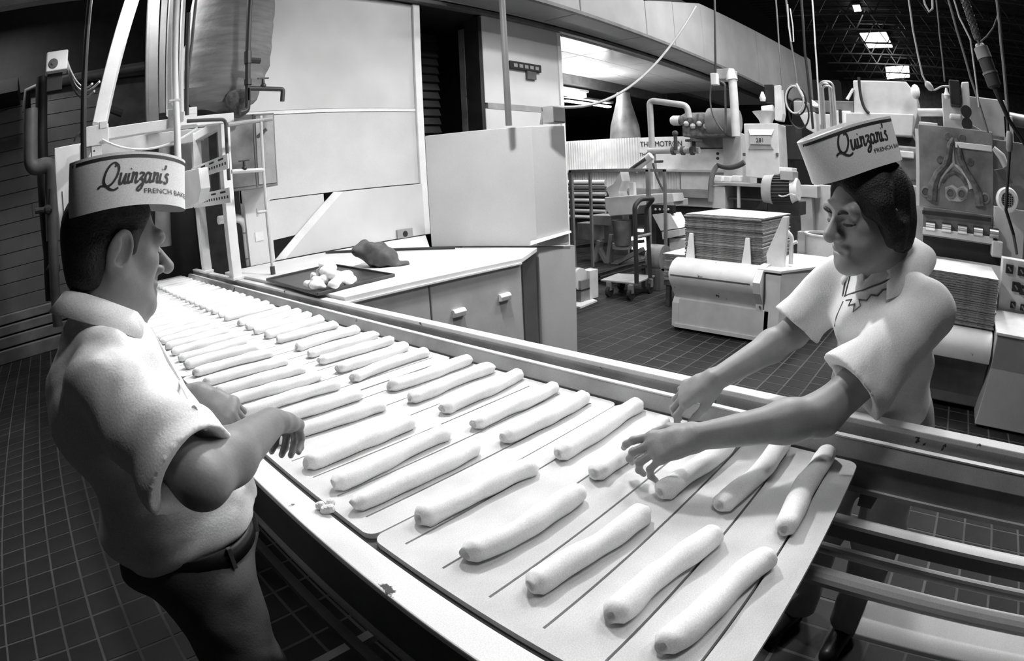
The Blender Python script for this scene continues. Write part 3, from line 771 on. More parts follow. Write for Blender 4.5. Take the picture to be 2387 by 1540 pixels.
m = MB(); m.cyl((1.59, YP, BZ), (1.59, YP, BZ + .06), 0.02, n=8); part('foot', m, DARK, pw)
a = AY(628, 268, YP); part('top_tee', MB().cyl((a.x - .33, YP, a.z - .05), (a.x + .02, YP, a.z - .03), .016, n=8), MID, pw, smooth=True)
b = AY(540, 400, YP); c = AY(622, 395, YP)
part('branch', MB().cyl((b.x, YP, b.z), (1.59, YP, c.z), .016, n=8), PALE, pw, smooth=True)
tap_valve(570, 398, YP, pw, .9)
v = AY(600, 495, YP); part('side_valve', MB().cyl((v.x, YP, v.z), (1.59, YP, v.z), .012, n=8).box((v.x - .006, YP - .006, v.z - .03), (v.x + .006, YP + .006, v.z + .03)), PALE, pw)
part('black_branch', MB().tube(elbow_path([AY(436, 282, 4.06), AY(526, 278, 4.06), AY(534, 420, 4.06)], 0.04), 0.014, 8), DARK, pw, smooth=True)
# insulated pipe elbow on the bench
ip = thing('insulated_pipe', 'white lagged pipe elbow rising from the bench behind the posts', 'pipe', AZ(582, 620, BZ))
f = AZ(583, 619, BZ)
part('lagging', MB().tube(elbow_path([(f.x, f.y, BZ), (f.x, f.y, 1.36), (f.x - .25, f.y, 1.37)], 0.12, 7), 0.036, 12), FW, ip, smooth=True)
for z in (1.0, 1.22): part('band', MB().cyl((f.x, f.y, z), (f.x, f.y, z + .012), .038, n=12), MID, ip)
solid('drain_pipe', MB().cyl((f.x - .14, f.y - .06, BZ), (f.x - .14, f.y - .06, 1.7), .028, n=10), BLACK, 'black pipe standing beside the lagged pipe elbow', 'pipe')

# machine column at far left: white cabinet post with lagged pipe, tap and black downpipe
wp = thing('white_machine_post', 'tall white sheet-metal machine post behind the older worker', 'post', (0.30, 5.2, 0))
a = AY(127, 345, 5.2); b = AY(205, 330, 5.2)
part('front_sheet', MB().box((a.x, 5.2, 1.42), (b.x, 5.5, a.z)), FW, wp, 0.005)
part('leg_sheet', MB().prism([(a.x + .02, 5.22, 1.45), (a.x + .16, 5.22, 1.45), (a.x + .20, 5.22, 0.0), (a.x + .09, 5.22, 0.0)], (0, .2, 0)), PALE, wp, 0.004)
part('slot', MB().box((a.x + .05, 5.195, 1.58), (a.x + .058, 5.202, 1.86)), SHADE, wp)
lp = thing('lagged_pipe', 'thick lagged pipe with elbow and tap against the block wall', 'pipe', AY(75, 390, 6.2))
pts = elbow_path([AY(72, 255, 6.2), AY(72, 395, 6.2), AY(123, 380, 6.2), AY(125, 560, 6.2)], 0.12, 6)
part('lagging', MB().tube(pts, 0.085, 14), POSTG, lp, smooth=True)
part('downpipe', MB().tube([AY(125, 440, 6.15), AY(135, 760, 6.15)], 0.06, 10), POSTG, lp, smooth=True)
c = AY(110, 488, 6.1); part('tap_body', MB().cyl(AY(82, 492, 6.1), AY(122, 486, 6.1), .03, n=8).ball(c, .05, 10), DARK, lp)
part('tap_wheel', MB().box(AY(73, 476, 6.1), AY(78, 508, 6.15)), DARK, lp)
bp = thing('black_downspout', 'black vertical downpipe against the block wall', 'pipe', AY(110, 600, 6.6))
part('pipe', MB().tube([AY(98, 180, 6.6), AY(100, 400, 6.6), AY(115, 590, 6.6), AY(120, 700, 6.6)], 0.075, 10), BLACK, bp, smooth=True)
m = MB(); m.ball(AY(122, 625, 6.6), .10, 12); m.cyl(AY(115, 615, 6.6), AY(128, 655, 6.6), .07, n=10); part('fitting', m, DARK, bp, smooth=True)
ho = thing('overhead_hose', 'dark lagged pipe running across high behind the strut', 'pipe', AY(200, 190, 6.4))
part('pipe', MB().tube([AY(62, 260, 6.95), AY(64, 215, 6.95), AY(110, 195, 6.9), AY(220, 175, 6.9), AY(335, 155, 6.9)], 0.06, 10), DARK, ho, smooth=True)
part('rear_pipe', MB().tube([AY(285, 265, 7.5), AY(240, 248, 7.5)], 0.05, 8), DARK, ho, smooth=True)
# electric box and wires
eb = thing('electric_switch_box', 'small white electric box with round knob in the dark upper corner', 'switch box', AY(132, 166, 6.0))
a = AY(109, 128, 6.0); b = AY(156, 166, 6.0)
part('case', MB().box((a.x, 5.9, b.z), (b.x, 6.1, a.z)), CLEANW, eb, 0.015)
c = AY(124, 148, 5.9); part('knob', MB().lathe((c.x, 5.90, c.z), [(.055, 0), (.05, .01), (.02, .012), (.02, .02)], (0, -1, 0), 16), SHADE, eb)
part('bracket', MB().box((a.x + .02, 6.0, b.z - .18), (b.x - .05, 6.12, b.z)), BLACK, eb)
for k, (e, dip) in enumerate((((215, 195), 20), ((232, 190), 45), ((220, 212), 70))):
    pts = bez(AY(156, 140, 6.0), AY(170, 165 + dip, 6.0), AY(195, 215 + dip * .4, 5.6), AY(*e, 5.2))
    part('wire', MB().tube(pts, .011, 6), PALE if k < 2 else MID, eb)
# slack white wire under the cross beam
solid('slack_wire', MB().tube(bez(AY(238, 325, 4.1), AY(300, 360, 4.1), AY(380, 360, 4.1), AY(460, 298, 4.1)), 0.009, 6), FW, 'slack thin white wire drooping beneath the white cross beam', 'wire')
m = MB(); pts = bez(AY(175, 330, 4.3), AY(178, 312, 4.3), AY(190, 308, 4.3), AY(200, 305, 4.3)); solid('cable_loop', MB().tube(pts, .016, 6), SHADE, 'short bent cable at the left end of the cross beam', 'cable')
# machinery seen through the frame: grey duct and dark mass behind
bm_ = thing('divider_machine', 'dark dough divider machine body standing behind the steel frame', 'machine', (0.95, 5.9, 0))
part('body', MB().box((0.45, 5.98, 0.0), (1.60, 6.6, 2.0)), BLACK, bm_, 0.02)
part('neck', MB().cyl((1.12, 5.6, 1.2), (1.20, 5.5, 2.15), .09, .06, 12), MID, bm_, smooth=True)
part('inner_plate', MB().box((1.30, 5.3, 1.55), (1.60, 5.34, 2.15)), SHADE, bm_)

# ================================================================ MACHINES IN THE HALL
def pb(mb, X, px0, py0, px1, py1, depth):
    """box whose front face stands in the plane x = X"""
    a = AX(px0, py0, X); b = AX(px1, py1, X); c = AX(px0, py1, X); d = AX(px1, py0, X)
    y0 = (a.y + c.y) / 2; y1 = (b.y + d.y) / 2; z1 = (a.z + d.z) / 2; z0 = (b.z + c.z) / 2
    return mb.box((X, y0, z0), (X + depth, y1, z1))
def _unused(*pts):
    v = sum((Vector(p) for p in pts), Vector()) / len(pts); v.z = min(p[2] for p in pts); return v
MW = mat('machine_white', 0.66, 0.5, var=0.10, chips=0.16, chip_scale=9)
MWC = mat('machine_white_spotted', 0.66, 0.5, var=0.10, chips=0.34, chip_scale=7)
CARD = mat('board_edge', 0.20, 0.8, var=0.35, scale=30)
CARDT = mat('board_top', 0.70, 0.8, var=0.10)

NTH = ['topmost', 'second', 'third', 'fourth', 'fifth', 'sixth', 'seventh', 'eighth', 'ninth', 'tenth', 'eleventh', 'twelfth', 'thirteenth', 'fourteenth', 'fifteenth', 'sixteenth', 'seventeenth', 'eighteenth', 'nineteenth', 'twentieth', 'twenty-first', 'twenty-second', 'twenty-third', 'twenty-fourth', 'twenty-fifth', 'twenty-sixth']
def board_mat():
    """pale faces, darker cut edges, both real colours of the boards"""
    m = mat('stack_board', 0.42, 0.8, var=0.35, scale=12)
    return m
def stack(x0, x1, y0, y1, z0, z1, n, label, group, jit=0.012, shear=0.0):
    me0 = None; h = (z1 - z0) / n
    for k in range(n):
        w = 0.0
        mb = MB(); g = 0.0035
        mb.box((-(x1 - x0) / 2, -(y1 - y0) / 2, 0), ((x1 - x0) / 2, (y1 - y0) / 2, h - g))
        if me0 is None:
            me0 = mb.mesh('stacked_board', CARD); me0.materials.append(CARDT)
            for p in me0.polygons:
                if p.normal.z > 0.9: p.material_index = 1
        o = put('stacked_board', me0, None, ((x0 + x1) / 2 + random.uniform(-jit, jit), (y0 + y1) / 2 + random.uniform(-jit, jit), z0 + k * h))
        tag(o, label % (NTH[n - 1 - k]), 'board', group)

# ---- sheeting machine with a stack of boards
sh = thing('sheeting_machine', 'white dough sheeting machine with bulging roller hood on the tiled floor', 'machine', (5.3, 1.95, 0))
part('body', MB().box((4.92, 1.40, 0.06), (6.15, 2.49, 0.64)), MW, sh, 0.01)
part('front_panel', MB().box((4.80, 1.50, 0.05), (4.93, 2.42, 0.31)), MW, sh, 0.006)
part('bottom_rail', MB().box((4.785, 1.46, 0.025), (4.82, 2.46, 0.065)), MWC, sh, 0.004)
pf = [(4.80, 2.44, z) for z in ()]
part('left_side_plate', MB().prism([(4.80, 2.42, 0.03), (4.80, 2.42, 0.26), (4.86, 2.42, 0.33), (4.76, 2.42, 0.50), (4.80, 2.42, 0.62), (5.3, 2.42, 0.62), (5.3, 2.42, 0.03)], (0, 0.075, 0)), MW, sh, 0.005)
hood = [(4.95, 0.67), (4.90, 0.69), (4.84, 0.685), (4.77, 0.66), (4.715, 0.615), (4.69, 0.56), (4.70, 0.50), (4.735, 0.45), (4.775, 0.40), (4.81, 0.35), (4.845, 0.305), (4.93, 0.305), (4.95, 0.5)]
part('roller_hood', MB().prism([(x, 1.63, z) for x, z in hood], (0, 0.85, 0)), MWC, sh, smooth=True)
part('hood_seam', MB().prism([(4.684, 1.66, 0.546), (4.684, 1.66, 0.554), (4.70, 1.66, 0.554), (4.70, 1.66, 0.546)], (0, 0.80, 0)), SHADE, sh)
part('right_end_plate', MB().prism([(5.00, 1.56, 0.70), (4.90, 1.56, 0.70), (4.76, 1.56, 0.665), (4.675, 1.56, 0.57), (4.70, 1.56, 0.47), (4.79, 1.56, 0.36), (4.80, 1.56, 0.29), (5.0, 1.56, 0.29)], (0, 0.07, 0)), MW, sh, 0.004)
for z in (0.56, 0.50, 0.42, 0.34): part('bolt', MB().cyl((4.785, 1.585, z), (4.775, 1.585, z), .010, n=8), SHADE, sh)
part('corner_post', MB().box((4.80, 1.40, 0.04), (4.93, 1.55, 0.635)), MW, sh, 0.006)
part('side_box', MB().prism([(4.80, 1.40, 0.08), (5.35, 1.17, 0.08), (6.0, 1.17, 0.08), (6.0, 1.40, 0.08)], (0, 0, 0.58)), MW, sh, 0.006)
part('top_ledge', MB().prism([(4.78, 1.62, 0.655), (4.78, 1.40, 0.655), (5.35, 1.15, 0.655), (6.0, 1.15, 0.655), (6.0, 1.62, 0.655)], (0, 0, 0.025)), WHITE, sh, 0.004)
for y in (2.36, 1.78):
    part('prong', MB().prism([(4.90, y - .045, 0.68), (4.90, y + .045, 0.68), (4.93, y + .02, 0.92), (4.93, y - .015, 0.92)], (0.03, 0, 0)), CLEANW, sh, 0.004)
g0 = [AX(1790, 640, 4.98), AX(1786, 592, 4.98), AX(1824, 505, 4.98), AX(1836, 505, 4.98), AX(1826, 632, 4.98)]
part('side_guide', MB().prism(g0, (0.06, 0, 0)), WHITE, sh, 0.004)
pts = elbow_path([AX(1833, 538, 5.1), AX(1846, 552, 5.1), AX(1843, 615, 5.1)], 0.03)
part('lever', MB().tube(pts, 0.022, 8), WHITE, sh, smooth=True)
part('lever_stop', MB().cyl(AX(1845, 568, 5.1), AX(1858, 563, 5.1), .016, n=8), WHITE, sh)
for y in (1.5, 2.44): part('foot', MB().box((4.82, y - .03, 0), (4.92, y + .03, 0.06)), BLACK, sh)
part('rear_foot', MB().box((5.9, 1.5, 0), (6.1, 2.4, 0.06)), BLACK, sh)
stack(4.99, 5.95, 1.655, 2.455, 0.665, 1.105, 26, 'thin board, %s from the top of the tall stack on the white sheeting machine', 'boards stacked on the sheeting machine')
# low dark stack beyond
stack(5.6, 6.3, 2.58, 3.02, 0.30, 0.60, 12, 'thin board, %s from the top of the low stack behind the white machine', 'boards stacked low behind the sheeting machine')
pl = thing('stack_stand', 'dark low stand under the short stack of boards', 'stand', (5.95, 2.8, 0)); part('top', MB().box((5.6, 2.58, .24), (6.3, 3.02, .298)), DARK, pl, .004)
for x in (5.65, 6.25):
    for y in (2.62, 2.98): part('leg', MB().box((x - .025, y - .025, 0), (x + .025, y + .025, .24)), DARK, pl)

# ---- open bar rack and platform cart
rk = thing('bar_rack', 'tall empty grey angle-iron rack frame with open sides', 'rack', (6.65, 4.42, 0))
RKM = mat('rack_steel', 0.20, 0.45, metal=0.3, var=0.2)
for y in (5.05, 3.78):
    part('upright', MB().box((6.58, y - .025, 0.0), (6.63, y + .025, 1.53)), RKM, rk, .003)
    part('upright', MB().box((7.05, y - .02, 0.0), (7.09, y + .02, 1.53)), RKM, rk, .003)
    part('base_bar', MB().box((6.58, y - .02, .02), (7.09, y + .02, .05)), RKM, rk)
part('top_bar', MB().box((6.58, 3.76, 1.50), (6.63, 5.07, 1.545)), RKM, rk, .003)
part('top_bar', MB().box((7.05, 3.76, 1.50), (7.09, 5.07, 1.54)), RKM, rk, .003)
ct = thing('platform_cart', 'flat platform cart with tall black push handle on casters', 'cart', (5.95, 3.72, 0))
part('deck', MB().prism([AZ(1400, 655, .18), AZ(1480, 663, .18), AZ(1527, 645, .18), AZ(1440, 640, .18)], (0, 0, 0.02)), MID, ct, .004)
a = AZ(1484, 660, .2); b = AZ(1516, 648, .2)
top1 = AX(1479, 480, a.x); top2 = AX(1524, 472, b.x)
hp = [Vector((a.x, a.y, .2)), Vector((a.x, top1.y, top1.z)), AX(1492, 464, a.x + .12), AX(1524, 462, b.x - .02), Vector((b.x, b.y + .05, 1.06)), Vector((b.x, b.y, .2))]
part('push_handle', MB().tube(elbow_path(hp, 0.05), 0.028, 10), BLACK, ct, smooth=True)
part('handle_brace', MB().cyl(Vector((a.x, a.y, .74)), Vector((b.x, b.y, .74)), .02, n=8), GREY, ct)
for p in (AZ(1420, 657, .18), AZ(1470, 664, .18), AZ(1515, 650, .18), AZ(1448, 643, .18)):
    c = part('caster', MB().cyl((p.x, p.y - .02, .065), (p.x, p.y + .02, .065), .065, n=16), BLACK, ct)
    part('fork', MB().box((p.x - .02, p.y - .03, .08), (p.x + .03, p.y + .03, .18)), GREY, c)

# ---- pulley stand in front of the rack
ps = thing('pulley_stand', 'small bolted pulley block on a floor plate', 'pulley', (5.05, 3.9, 0))
part('floor_plate', MB().prism([AZ(1330, 716, 0), AZ(1353, 719, 0), AZ(1392, 703, 0), AZ(1362, 695, 0)], (0, 0, .02)), MW, ps)
c = AZ(1345, 700, 0.02); part('block', MB().box((c.x - .05, c.y - .10, .02), (c.x + .12, c.y + .10, .27)), GREY, ps, .004)
part('block_joint', MB().box((c.x - .055, c.y - .105, .15), (c.x + .125, c.y + .105, .165)), BLACK, ps)
d = AZ(1372, 695, 0.02); part('block', MB().box((d.x - .05, d.y - .06, .02), (d.x + .12, d.y + .06, .36)), PALE, ps, .004)
w = AX(1343, 645, c.x); part('pulley_wheel', MB().cyl((w.x, w.y - .07, w.z - .02), (w.x, w.y + .06, w.z - .02), .13, n=22), PALE, ps, smooth=True)
part('belt_groove', MB().cyl((w.x, w.y - .03, w.z - .02), (w.x, w.y + .0, w.z - .02), .134, n=22), SHADE, ps)
w2 = AX(1365, 648, d.x); part('bearing', MB().cyl((w2.x, w2.y - .05, w2.z - .03), (w2.x, w2.y + .05, w2.z - .03), .08, n=18), MW, ps, smooth=True)
# inclined chain conveyor rising to the right
ic = thing('inclined_conveyor', 'long dark inclined conveyor rail rising behind the platform cart', 'conveyor', (6.3, 3.6, 0))
for px0, py0, px1, py1 in ((1370, 648, 1520, 606), (1375, 655, 1520, 617)):
    part('rail', MB().bar(AX(px0, py0, 6.35), AX(px1, py1, 6.35), .04, .035), DARK, ic, .003)
part('pan', MB().bar(AX(1372, 640, 6.4), AX(1520, 600, 6.4), .25, .015), SHADE, ic)
for px in (1395, 1500): a = AX(px, 640 if px < 1450 else 618, 6.4); part('leg', MB().box((6.38, a.y - .02, 0), (6.42, a.y + .02, a.z)), DARK, ic)
gm = thing('gear_motor', 'round grey gear motor at the upper end of the inclined conveyor', 'motor', AX(1540, 640, 6.42))
c = AX(1535, 600, 6.42); part('drum', MB().cyl(c + Vector((0, -.1, 0)), c + Vector((0, .1, 0)), .17, n=24), GREY, gm, smooth=True)
part('hub', MB().cyl(c + Vector((-.02, .1, 0)), c + Vector((-.02, .14, 0)), .10, n=18), PALE, gm)
part('base', MB().box((c.x - .14, c.y - .1, 0), (c.x + .14, c.y + .1, c.z - .12)), SHADE, gm, .005)

# ---- conveyor mixer line: hoppers, gearbox and braces behind the rack
ml = thing('moulder_machine', 'white dough moulder with round gearbox pan on a splayed iron stand', 'machine', (7.8, 4.4, 0))
m = MB(); pb(m, 7.6, 1410, 462, 1570, 478, .5); part('table', m, MW, ml, .006)
m = MB(); a = AX(1412, 455, 7.6); b = AX(1500, 500, 7.6)
m.prism([(7.55, AX(1410, 460, 7.55).y, AX(1410, 460, 7.55).z), AX(1500, 453, 7.55), AX(1568, 450, 7.55), AX(1572, 470, 7.55), AX(1490, 480, 7.55), AX(1478, 500, 7.55), AX(1422, 503, 7.55), AX(1411, 487, 7.55)], (0.35, 0, 0)); part('gear_cover', m, MW, ml, .01)
c = AX(1450, 520, 7.7); part('gear_drum', MB().cyl((c.x, c.y, c.z + .05), (c.x, c.y, c.z - .35), .16, .13, 18), GREY, ml, smooth=True)
c = AX(1452, 545, 7.75); part('pedestal', MB().cyl((c.x, c.y, c.z + .2), (c.x, c.y, .45), .09, n=14), MID, ml, smooth=True)
c = AX(1450, 572, 7.75); part('pedestal_foot', MB().cyl((c.x, c.y, c.z - .05), (c.x, c.y, c.z + .04), .16, n=18), MID, ml, smooth=True)
m = MB(); m.prism([AX(1437, 415, 7.7), AX(1446, 400, 7.7), AX(1450, 422, 7.7), AX(1442, 446, 7.7), AX(1445, 458, 7.7), AX(1420, 458, 7.7), AX(1412, 438, 7.7), AX(1430, 428, 7.7)], (0.25, 0, 0)); part('crank_arm', m, PALE, ml, .006)
m = MB(); pb(m, 7.65, 1467, 425, 1477, 455, .08); part('stem', m, WHITE, ml)
for (p, q, w_) in (((1428, 545), (1415, 640), .12), ((1400, 560), (1385, 620), .14), ((1500, 580), (1400, 632), .08), ((1395, 575), (1430, 640), .08), ((1475, 560), (1500, 640), .05)):
    part('brace', MB().bar(AX(*p, 7.8), AX(*q, 7.8), .07, w_, (1, 0, 0)), MID, ml, .006)
m = MB(); pb(m, 7.75, 1375, 502, 1425, 525, .4); part('motor_case', m, MID, ml, .008)
m = MB(); pb(m, 7.75, 1345, 520, 1385, 560, .3); part('gear_case', m, GREY, ml, .008)
part('ground_beam', MB().bar(AX(1340, 575, 7.9), AX(1500, 562, 7.9), .06, .05), DARK, ml)
bk = thing('slant_guard', 'white slanting guard cover below the oven front', 'guard', AX(1550, 520, 7.0))
m = MB(); m.prism([AX(1520, 500, 7.2), AX(1562, 497, 7.2), AX(1582, 532, 7.2), AX(1540, 538, 7.2)], (0.35, 0, 0)); part('sloping_lid', m, CLEANW, bk, .005)
m = MB(); m.prism([AX(1542, 540, 7.18), AX(1584, 534, 7.18), AX(1584, 550, 7.18), AX(1544, 558, 7.18)], (0.35, 0, 0)); part('front_lip', m, MW, bk, .005)
m = MB(); pb(m, 7.25, 1560, 556, 1597, 588, .3); part('stand', m, MW, bk, .005)
m = MB(); pb(m, 7.2, 1520, 478, 1568, 496, .1); part('roller_bank', m, BLACK, bk)
for k in range(4): part('tooth', MB().ball(AX(1528 + k * 10, 488, 7.18), .018, 8), PALE, bk)
# light strips (belts of a far conveyor) seen between the rack posts
fb = thing('roller_conveyor', 'pale multi-roller conveyor seen through the rack below the oven', 'conveyor', AX(1370, 560, 8.6))
for k, (y0, y1, mm) in enumerate(((420, 432, PALE), (434, 444, SHADE), (447, 457, PALE), (462, 472, MW), (474, 484, GREY), (486, 497, PALE), (500, 512, MW))):
    a = AX(1325, y0, 8.6); b = AX(1412, y1, 8.6)
    part('roller', MB().cyl((8.6, a.y, (a.z + b.z) / 2), (8.6, b.y, (a.z + b.z) / 2), abs(a.z - b.z) / 2, n=14), mm, fb, smooth=True)
part('side_frame', MB().box((8.66, 5.4, 0.0), (8.72, 7.0, 1.15)), SHADE, fb)
ls = thing('glow_box_row', 'row of small glowing boxes low down far behind the moulder', 'patch', AX(1420, 575, 8.8))
BOXGLOW = glow('box_glow', 2.2)  # emissive boxes added in place of unidentified bright patches, not real windows
for x0, y0, x1, y1 in ((1335, 528, 1396, 540), (1384, 548, 1410, 562), (1422, 535, 1440, 562), (1472, 553, 1504, 582), (1483, 534, 1497, 540), (1328, 560, 1372, 572)):
    m = MB(); pb(m, 8.8, x0, y0, x1, y1, .05); part('glow_box', m, BOXGLOW, ls)
m = MB(); pb(m, 8.86, 1310, 500, 1530, 590, .05); part('backing', m, BLACK, ls)

# ---- the oven: corrugated white casing, hood cone, lettering
ov = thing('thermotron_oven'.replace('thermotron_', 'tunnel_'), 'long white corrugated tunnel oven with black lettering behind the machines', 'oven', (9.5, 5.2, 0))
OVW = mat('oven_white', 0.70, 0.45, var=0.10)
def corr(mb, X, y0, y1, z0, z1, pitch=0.055, amp=0.016):
    rows0 = []; n = int(abs(y1 - y0) / pitch * 4)
    for i in range(n + 1):
        y = y0 + (y1 - y0) * i / n
        rows0.append((X + amp * math.sin(2 * math.pi * y / pitch), y))
    return mb.grid([[(x, y, z0) for x, y in rows0], [(x, y, z1) for x, y in rows0]])
part('core', MB().box((9.06, 3.62, 0.9), (10.6, 7.4, 2.10)), OVW, ov, .01)
m = MB(); corr(m, 9.03, 5.30, 7.4, 1.55, 2.13); part('corrugated_panel', m, OVW, ov, smooth=True)
part('text_panel', MB().box((8.99, 4.25, 1.55), (9.05, 5.29, 2.12)), OVW, ov, .004)
part('ledge', MB().box((8.90, 3.62, 1.50), (9.1, 7.4, 1.548)), PALE, ov, .006)
m = MB(); corr(m, 9.0, 4.5, 7.4, 1.20, 1.50); part('lower_corrugated_panel', m, OVW, ov, smooth=True)
part('plain_panel', MB().box((8.97, 3.66, 1.20), (9.04, 4.48, 1.90)), OVW, ov, .006)
part('skirt', MB().box((8.94, 3.62, 1.06), (9.1, 7.4, 1.195)), MID, ov, .006)
part('underside', MB().box((9.1, 3.62, 0.5), (10.6, 7.4, 0.9)), BLACK, ov)
part('end_casing', MB().box((8.90, 3.30, 1.20), (9.3, 3.64, 2.16)), PALE, ov, .01)
part('top_casing', MB().box((8.92, 3.64, 1.92), (9.2, 4.25, 2.14)), GREY, ov, .01)
for z in (1.80, 1.72):
    c = AX(1673, 358 if z > 1.75 else 369, 8.89); part('button', MB().cyl((8.90, c.y, c.z), (8.88, c.y, c.z), .025, n=12), BLACK, ov)
LET = mat('black_lettering', 0.02, 0.6)
a = AX(1492, 342, 8.985); b = AX(1575, 342, 8.985)
text_at('lettering', 'THERMOTRON', (8.985, a.y, a.z), (0, -1, 0), (0, 0, 1), 0.135, LET, ov, fit=abs(a.y - b.y) + .12)
a = AX(1505, 350, 8.985); text_at('lettering', 'BY THE ENGINEERING CO', (8.985, a.y, a.z + .01), (0, -1, 0), (0, 0, 1), 0.035, LET, ov) if False else None
a = AX(1490, 362, 8.985); text_at('lettering', 'THE', (8.985, a.y, a.z - .02), (0, -1, 0), (0, 0, 1), 0.10, LET, ov)
a = AX(1721, 352, 8.45)
hd = thing('vent_cone', 'grey metal vent cone standing on top of the oven', 'vent', (9.4, 5.55, 2.13))
a = AX(1436, 230, 9.3); b = AX(1462, 230, 9.3); c = AX(1424, 320, 9.3); d = AX(1486, 320, 9.3)
part('cone', MB().lathe((9.35, (c.y + d.y) / 2, 2.135), [(abs(c.y - d.y) / 2, 0), (abs(c.y - d.y) / 2 * .92, .25), (abs(a.y - b.y) / 2 * 1.15, .72), (abs(a.y - b.y) / 2, .9)], (0, 0, 1), 24), GREY, hd, smooth=True)
part('band', MB().lathe((9.35, (c.y + d.y) / 2, 2.46), [(abs(c.y - d.y) / 2 * .80, 0), (abs(c.y - d.y) / 2 * .77, .05)], (0, 0, 1), 24), SHADE, hd, smooth=True)

# ---- pipes and gear on top of the oven
LAG = mat('lagging_paint', 0.45, 0.6, var=0.15)
sp = thing('steam_pipe', 'pale lagged steam pipe bent like a gate in front of the oven', 'pipe', AX(1520, 440, 8.0))
part('pipe', MB().tube(elbow_path([AX(1528, 440, 8.0), AX(1520, 345, 8.0), AX(1514, 234, 8.0), AX(1602, 246, 8.0), AX(1606, 275, 8.0)], 0.09), .05, 12), LAG, sp, smooth=True)
part('branch', MB().cyl(AX(1512, 352, 7.95), AX(1630, 350, 7.95), .05, n=12), LAG, sp, smooth=True)
for px in (1570, 1592, 1614): c = AX(px, 351, 7.95); part('collar', MB().cyl(c + Vector((0, -.025, 0)), c + Vector((0, .025, 0)), .068, n=14), SHADE, sp)
c = AX(1575, 335, 7.9); part('valve', MB().cyl((c.x, c.y, c.z - .1), (c.x, c.y, c.z + .14), .03, n=8).ball((c.x, c.y, c.z + .16), .05, 10), DARK, sp)
c = AX(1617, 330, 7.8); part('hand_wheel', MB().cyl((c.x, c.y, c.z), (c.x, c.y, c.z + .03), .13, n=20), DARK, sp, smooth=True)
part('wheel_stem', MB().cyl((c.x, c.y, c.z - .15), (c.x, c.y, c.z), .03, n=8), DARK, sp)
part('stop_cock', MB().cyl(AX(1517, 377, 7.9), AX(1545, 376, 7.9), .02, n=8), DARK, sp)
lp2 = thing('feed_tube', 'white sloping feed tube below the steam pipe', 'tube', AX(1500, 400, 7.7))
part('tube', MB().tube([AX(1518, 362, 7.7), AX(1480, 395, 7.7)], .06, 12), MW, lp2, smooth=True)
part('hose', MB().tube([AX(1505, 370, 7.65), AX(1470, 395, 7.65)], .03, 8), DARK, lp2, smooth=True)
part('cable', MB().tube(bez(AX(1522, 380, 7.65), AX(1528, 410, 7.65), AX(1540, 435, 7.65), AX(1548, 445, 7.65)), .016, 6), DARK, lp2)
part('leg', MB().box((7.7, AX(1508, 430, 7.7).y, AX(1508, 440, 7.7).z), (7.76, AX(1522, 430, 7.7).y, AX(1515, 365, 7.7).z)), MW, lp2)
bl = thing('burner_unit', 'dirty burner blower unit lying on top of the oven', 'blower', AX(1640, 312, 8.5))
c0 = AX(1565, 281, 8.5); c1 = AX(1600, 280, 8.5); c2 = AX(1660, 278, 8.5)
BUR = mat('burner_dirty', 0.16, 0.7, var=0.6, scale=16, bump=0.6, bscale=30)
part('nose_cap', MB().tube([c0, AX(1570, 281, 8.5), AX(1585, 281, 8.5)], [.06, .085, .085], 14), MW, bl, smooth=True)
part('barrel', MB().tube([AX(1585, 281, 8.5), c1, AX(1640, 279, 8.5), c2], [.07, .12, .12, .10], 14), BUR, bl, smooth=True)
part('rear_drum', MB().tube([AX(1655, 283, 8.55), AX(1720, 285, 8.55)], .22, 18), MID, bl, smooth=True)
m = MB(); pb(m, 8.45, 1590, 292, 1690, 318, .5); part('manifold', m, BUR, bl, .02)
m = MB()
for k in range(6): m.ball(AX(1600 + k * 15, 288 + (k % 2) * 6, 8.4), .05, 8)
part('fittings', m, PALE, bl, smooth=True)
st = thing('chimney_pipe', 'tall white flue pipe standing in front of the duct', 'pipe', AX(1715, 318, 8.0))
part('flue', MB().cyl(AX(1716, 318, 8.0), AX(1707, 180, 8.0), .065, n=14), MW, st, smooth=True)
part('cap', MB().tube([AX(1706, 186, 8.0), AX(1704, 176, 8.0), AX(1704, 160, 8.0)], [.09, .075, .045], 14), MW, st, smooth=True)
jb = thing('junction_box', 'grey junction box with white starter hanging under the duct', 'box', AX(1680, 190, 8.1))
m = MB(); pb(m, 8.1, 1665, 160, 1703, 184, .3); part('case', m, MID, jb, .01)
m = MB(); pb(m, 8.0, 1656, 170, 1670, 197, .12); part('starter', m, WHITE, jb, .006)
part('conduit', MB().tube(elbow_path([AX(1680, 190, 8.1), AX(1690, 195, 8.1), AX(1692, 310, 8.1)], .06), .018, 8), SHADE, jb, smooth=True)
part('loose_cable', MB().tube(bez(AX(1658, 198, 7.9), AX(1652, 240, 7.9), AX(1655, 270, 7.9), AX(1685, 305, 7.9)), .012, 6), DARK, jb)

